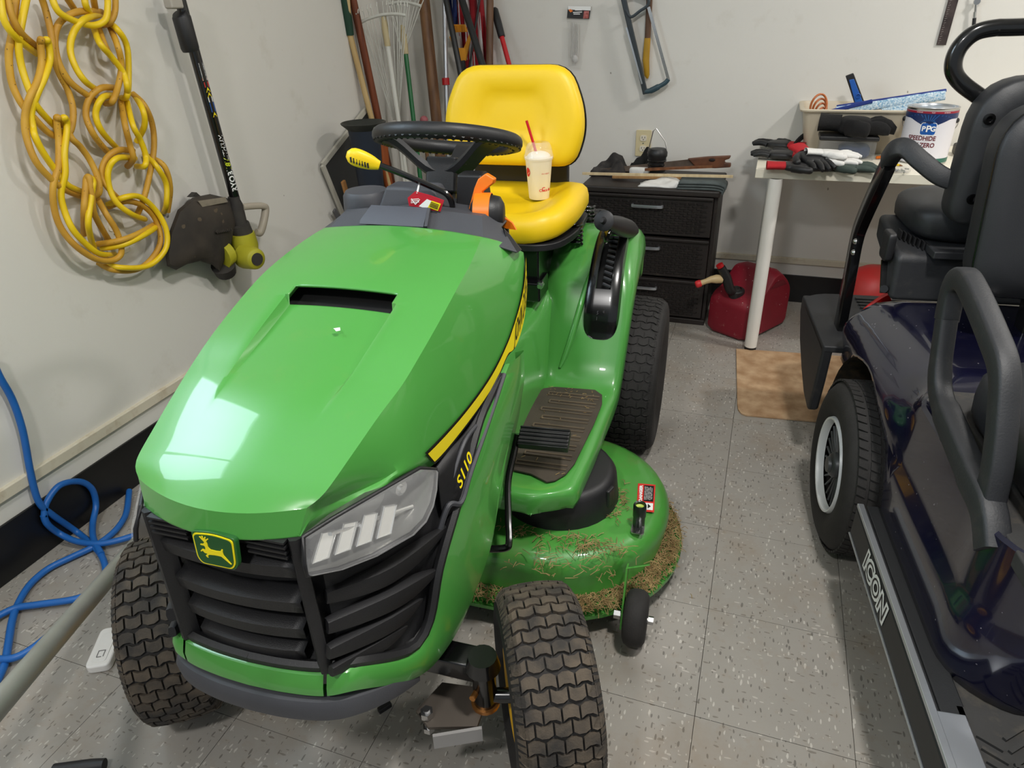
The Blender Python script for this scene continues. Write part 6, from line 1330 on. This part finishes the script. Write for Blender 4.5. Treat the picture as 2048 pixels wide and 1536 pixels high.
# stickers and lettering on the shaft
ds = (S1-S0).normalized(); upv = -ds; nv = Vector((1, -.25, 0)); nv = (nv-ds*nv.dot(ds)).normalized(); lv_ = nv.cross(upv)
def shp(s_, v, off=.0006):  # s_ along the shaft from S1 upward, v around
    a = v/.0165; return S1+upv*s_+(nv*math.cos(a)+lv_*math.sin(a))*(.0165+off)
Ls = (S1-S0).length; s_of = lambda x, y: (tw(x, y)-S1).dot(upv)
mb = MB(); put_text(mb, 'RYOBI', .026, lambda u, v: shp(s_of(454, 362)+u, v), bold=.0008); mb.build('brand_lettering', decal_wht, shf, smooth=0); mb = MB(); put_text(mb, 'LITHIUM', .021, lambda u, v: shp(s_of(431, 299)+u, v), shear=.2); mb.build('shaft_lettering', decal_wht, shf, smooth=0)
mb = MB(); put_text(mb, '18V', .024, lambda u, v: shp(s_of(441, 332)+u, v), bold=.0008, shear=.2); mb.build('shaft_lettering_lime', M('lime_ink', (206, 220, 40), .5), shf, smooth=0)
def patch(s_, w_, h_, mat, name, tri=False):
    mb = MB(); P = [(-w_/2, -h_/2), (w_/2, -h_/2), (w_/2, h_/2), (-w_/2, h_/2)] if not tri else [(-w_/2, -h_/2), (w_/2, 0), (-w_/2, h_/2)]
    mb.add([shp(s_+a, b, .0008) for a, b in P], [tuple(range(len(P)))]); mb.build(name, mat, shf, smooth=0)
patch(s_of(392, 145), .05, .016, M('label_pale', (206, 206, 206), .5, rgb2=(90, 90, 90), vs=300), 'barcode_sticker'); patch(s_of(396, 160), .008, .018, orange, 'orange_sticker')
for i, (x, y, m_, tr_) in enumerate(((398, 171, decal_red, 0), (401, 181, stripe_y, 1), (403, 191, stripe_y, 1), (406, 201, decal_wht, 0), (409, 212, bluep, 0), (411, 221, bluep, 0), (414, 231, stripe_y, 1))): patch(s_of(x, y), .015, .015, m_, 'warning_sticker', tr_)

# ================================================================== FLOOR THINGS
hosem = M('blue_hose', (28, 98, 176), .42, var=.08, vs=20); K2 = .5185
def hz(x, y):
    X, Y = x*K2, 740+y*K2
    if Y < 1187-.747*X: return pX(X, Y, XL+.022)
    return fl(X, Y, .009)
HS = [[(-30, -40), (0, 30), (50, 120), (90, 240), (120, 400), (150, 510), (200, 560), (300, 630), (370, 690), (402, 740), (408, 800), (380, 860)],
      [(175, 575), (185, 520), (235, 455), (310, 440), (358, 468), (374, 530), (362, 600), (365, 660), (395, 720)],
      [(175, 575), (190, 610), (235, 645), (300, 675), (380, 685), (450, 675), (530, 650), (620, 610)],
      [(500, 470), (492, 540), (478, 580), (440, 630), (370, 682), (280, 725), (190, 770), (120, 830), (75, 900), (50, 970), (35, 1060), (20, 1140), (-20, 1230)],
      [(-30, 975), (60, 930), (150, 915), (300, 892), (390, 850)], [(-30, 1130), (60, 1127), (140, 1085), (230, 1010)]]
mb = MB()
for i, P in enumerate(HS):
    q = [hz(x, y)+Vector((0, 0, .004+.005*(i % 3))) for x, y in P]
    mb.tube(spline(q, 8), .0088, 10)
tag(mb.build('air_hose', hosem, smooth=70), 'blue air hose tangled on the floor by the left baseboard', 'hose')
# galvanised pole, resting on the floor by the wall and propped up toward the camera
n0 = CAM+ray(0, 1405)*1.42/ray(0, 1405).length; f0 = CAM+ray(283, 1078)*2.03/ray(283, 1078).length
dd = (n0-f0).normalized(); far = f0-dd*((f0.z-.03)/dd.z); near = n0+dd*.35
galv = M('galvanised', (164, 166, 158), .42, metal=.55, var=.12, vs=12)
gpt = thing('metal_pole', 'grey galvanised metal pole slanting across the lower left corner', 'pole', far); mb = MB(); mb.tube([Vector(), (near-far)], .0195, 20); mb.build('pole_tube', galv, gpt, smooth=60)
mb = MB(); e = near-far; mb.tube([e-dd*.06, e+dd*.02], .024, 20); mb.tube([e, Vector((e.x, e.y, -far.z+.02))], .018, 12); mb.build('pole_prop', galv, gpt, smooth=60)
# white remote-like bar by the tyre
wr = [fl(*p, .012) for p in [(175, 1342), (214, 1336), (250, 1258), (207, 1258)]]
a = (wr[0]+wr[1])/2; b = (wr[2]+wr[3])/2; L = (b-a).length; xf = frame((a+b)/2+Vector((0, 0, -.0125)), (0, 0, 1), b-a)
wk = thing('remote', 'white plastic remote lying on the floor by the left front tire', 'remote', mat=xf); wpl = M('white_gloss', (232, 230, 226), .3, var=.02)
mb = MB(); mb.prism(rpoly([(-L/2, -.027), (L/2, -.027), (L/2, .027), (-L/2, .027)], .016, 5), .022); rb_ = mb.build('remote_body', wpl, wk, bevel=.005)
mb = MB(); mb.prism(rpoly([(-L/2+.012, -.016), (L/2-.02, -.016), (L/2-.02, .016), (-L/2+.012, .016)], .008, 5), .003, xf=Matrix.Translation((0, 0, .0205))); mb.build('remote_face', wpl, rb_, bevel=.001)
mb = MB(); c = Vector((-L/2+.035, 0, .0238))
for (x, y, w_, h_) in ((0, .007, .018, .002), (0, -.007, .018, .002), (.009, 0, .002, .016), (-.009, .002, .002, .01)): mb.box((c.x+x, c.y+y, c.z), (w_, h_, .0008))
mb.build('remote_mark', M('grey_mark', (120, 118, 116), .5), rb_)
mb = MB(); p = fl(180, 1533, .02); mb.tube([p+Vector((-.06, -.03, 0)), p, p+Vector((.025, .012, 0))], [.014, .014, .012], 12); tag(mb.build('black_grip', blackp, smooth=60), 'black rubber grip lying on the floor at the bottom left', 'grip')
mb = MB(); mb.box((0, 0, .006), (.03, .012, .012)); o = tag(mb.build('black_clip', blackp, bevel=.002), 'tiny black clip on the floor under the front bumper', 'clip'); o.location = fl(770, 1418); o.rotation_euler = (0, 0, 1)

# ================================================================== ON THE MOWER
cupw = MO @ Vector((.088, 1.262, .803))
cup = thing('milkshake_cup', 'white foam milkshake cup with a red straw on the yellow seat', 'cup', cupw); cup.scale = (.94, .94, .93)
foam = M('foam_cup', (246, 240, 222), .6, var=.02); clrl = M('clear_lid', (246, 240, 230), .08, var=.02, alpha=.35, trans=.3)
mb = MB(); mb.lathe([(.030, .0), (.0315, .002), (.041, .118), (.043, .122), (.043, .126), (.040, .126), (.0, .12)], 32); cbd = mb.build('cup_body', foam, cup, smooth=50)
mb = MB(); mb.lathe([(.0445, .120), (.0455, .124), (.0455, .132), (.0435, .134), (.040, .152), (.034, .166), (.028, .170), (.012, .170)], 32); mb.build('cup_lid', clrl, cup, smooth=50)
mb = MB(); mb.ell((0, 0, .128), (.036, .036, .016), 20, 10); mb.build('cup_foam', M('milkshake', (250, 244, 232), .5, var=.02), cup, smooth=60)
mb = MB(); s0, s1 = Vector((.004, 0, .10)), Vector((-.036, -.004, .232)); mb.tube([s0, s1], .0042, 10); mb.build('straw', M('red_straw', (206, 22, 34), .35), cup, smooth=60)
va2 = math.atan2(CAM.y-cupw.y, CAM.x-cupw.x)
def cup_pt(u, z, off=.0004): r = lerp(.0315, .041, z/.118)+off; a = va2+u/r; return Vector((r*math.cos(a), r*math.sin(a), z))
rink = M('red_ink', (214, 36, 44), .5, var=.02); mb = MB()
put_text(mb, 'Chick-fil-A', .012, lambda u, v: cup_pt(u+.026, v+.030), bold=.0002); put_text(mb, 'the original', .006, lambda u, v: cup_pt(u+.022, v+.082)); put_text(mb, 'C', .016, lambda u, v: cup_pt(u+.014, v+.034), bold=.0004)
mb.build('cup_lettering', rink, cbd, smooth=0)
mb = MB(); mb.add([cup_pt(-.040+.010*math.cos(a), .085+.014*math.sin(a), .0006) for a in [2*math.pi*k/20 for k in range(20)]], [tuple(range(20))]); mb.build('cup_red_dot', rink, cbd, smooth=0)
# red hang tag on the lever
tgp = [mY(*p, .575)+Vector((0, -.02, 0)) for p in [(823, 391), (838, 378), (868, 386), (895, 396), (888, 418), (872, 416), (846, 410), (826, 407)]]
tag_t = thing('hang_tag', 'red warning tag hanging from the lever with the yellow grip', 'tag', MO @ tgp[1]); TGI = tag_t.matrix_world.inverted(); off_ = tgp[1]; RZ = Matrix.Rotation(math.radians(3), 3, 'Z')
def tg(p, dy=0): return RZ @ (p-off_+Vector((0, dy, 0)))
mb = MB(); mb.prism3([tg(p) for p in tgp], (0, .0015, 0)); tcard = mb.build('tag_card', M('tag_red', (190, 20, 44), .45, var=.04), tag_t, smooth=0)
def tq(pts, dy, name, m): mb = MB(); mb.prism3([tg(mY(*p, .575)+Vector((0, -.02, 0)), dy) for p in pts], (0, .0006, 0)); return mb.build(name, m, tcard, smooth=0)
tq([(846, 407), (862, 393), (874, 398), (868, 414)], -.002, 'tag_white_field', decal_wht); tq([(864, 409), (872, 396), (890, 402), (884, 416)], -.003, 'tag_yellow_field', stripe_y)
mb = MB(); tp_ = lambda u, v: tg(mY(837+u*800, 397-v*800, .575)+Vector((0, -.02, 0)), -.002)
for k in range(3): mb.bar(tp_(-.008, .004-.004*k), tp_(.012, .006-.004*k), .0008, .0012, up=(0, 1, 0))
mb.bar(tp_(-.007, .006), tp_(.003, -.008), .0008, .0015, up=(0, 1, 0)); mb.bar(tp_(.003, -.008), tp_(.014, .004), .0008, .0015, up=(0, 1, 0)); mb.build('tag_print', decal_wht, tcard, smooth=0)
mb = MB()
for k in range(4): mb.bar(tg(mY(868+k*.8, 405-k*2.6+1, .575)+Vector((0, -.02, 0)), -.0042), tg(mY(884+k*.8, 411-k*2.6+1, .575)+Vector((0, -.02, 0)), -.0042), .0006, .0013, up=(0, 1, 0))
mb.build('tag_small_print', decal_blk, tcard, smooth=0)
mb = MB(); mb.tube(spline([tg(tgp[1]+Vector((.004, .0, -.004))), tg(mY(838, 370, .575)), tg(mY(842, 364, .578)), tg(mY(846, 366, .59))], 5), .0018, 6); mb.build('tag_string', decal_wht, tag_t, smooth=60)
# dry grass on the deck: uncountable clippings
grs = M('dry_grass', (168, 144, 98), .9, rgb2=(122, 98, 60), vs=40)
mb = MB(); MO3 = MO
def blade(p, a, L, w_=.0008, lift=.0):
    d = Vector((math.cos(a), math.sin(a), 0)); n = Vector((-d.y, d.x, 0))*w_; k = Vector((random.uniform(-1, 1), random.uniform(-1, 1), 0))*L*.15
    q = [p, p+d*L*.5+k+Vector((0, 0, lift*L)), p+d*L]
    P = []
    for c in q: P += [c-n, c+n, c+Vector((0, 0, w_*1.4))]
    mb.add([MO @ v for v in P], [(0, 1, 4, 3), (1, 2, 5, 4), (2, 0, 3, 5), (3, 4, 7, 6), (4, 5, 8, 7), (5, 3, 6, 8)])
def scatter(px, n, sx, sy, L, z=.208, f=mZ):
    c = mZ(*px, z)
    for _ in range(n): blade(Vector((c.x+random.gauss(0, sx), c.y+random.gauss(0, sy), z+random.uniform(0, .004))), random.uniform(0, 6.3), random.uniform(.3, 1)*L, lift=random.uniform(0, .25))
for px_, n, sx, sy, L in (((1195, 1095), 80, .045, .018, .035), ((1150, 1080), 40, .04, .012, .03), ((1090, 1110), 25, .02, .02, .03), ((1240, 1000), 40, .012, .03, .025), ((1225, 1030), 30, .015, .012, .025), ((1040, 1060), 40, .035, .012, .02), ((1180, 1140), 30, .05, .015, .03), ((1070, 1135), 20, .03, .01, .025)): scatter(px_, n, sx, sy, L)
for _ in range(2600):     # caught on the rim flange
    a = random.uniform(-1.75, .75); r = rD-random.uniform(-.014, .040); zz_ = .0735+.010*max(0, (rD-r)/.04)+random.uniform(0, .006)
    blade(Vector((cx+r*math.cos(a), cyD+r*math.sin(a), zz_)), random.uniform(0, 6.3), random.uniform(.006, .022), .0009, random.uniform(0, .5))
for _ in range(500):
    x = random.uniform(.02, cx); r = rD-random.uniform(-.012, .036); blade(Vector((x, cyD-r, .075+random.uniform(0, .008))), random.uniform(0, 6.3), random.uniform(.006, .02), .0009, random.uniform(0, .5))
for _ in range(60): blade(Vector((random.uniform(.2, .33), random.choice([random.uniform(.88, .93), random.uniform(.53, .9)]), .3585)), random.uniform(0, 6.3), random.uniform(.004, .012), .0007)
tag(mb.build('grass_clippings', grs, smooth=0), 'dry grass clippings scattered over the green mower deck', 'grass', kind='stuff')

# phrases shared by repeats
GR = {'work_glove': 'work gloves piled on the table', 'cotton_glove': 'white cotton gloves on the table', 'leaf_rake': 'leaf rakes in the corner', 'black_pole': 'black poles behind the seat', 'wooden_strip': 'wooden sticks on the drawer unit', 'mop_pad': 'mop pads in the tote', 'ceiling_lamp': 'ceiling lamps', 'wall_outlet': 'wall outlets'}
for o in S.objects:
    if o.parent is None and o.name.split('.')[0] in GR and 'label' in o: o['group'] = GR[o.name.split('.')[0]]
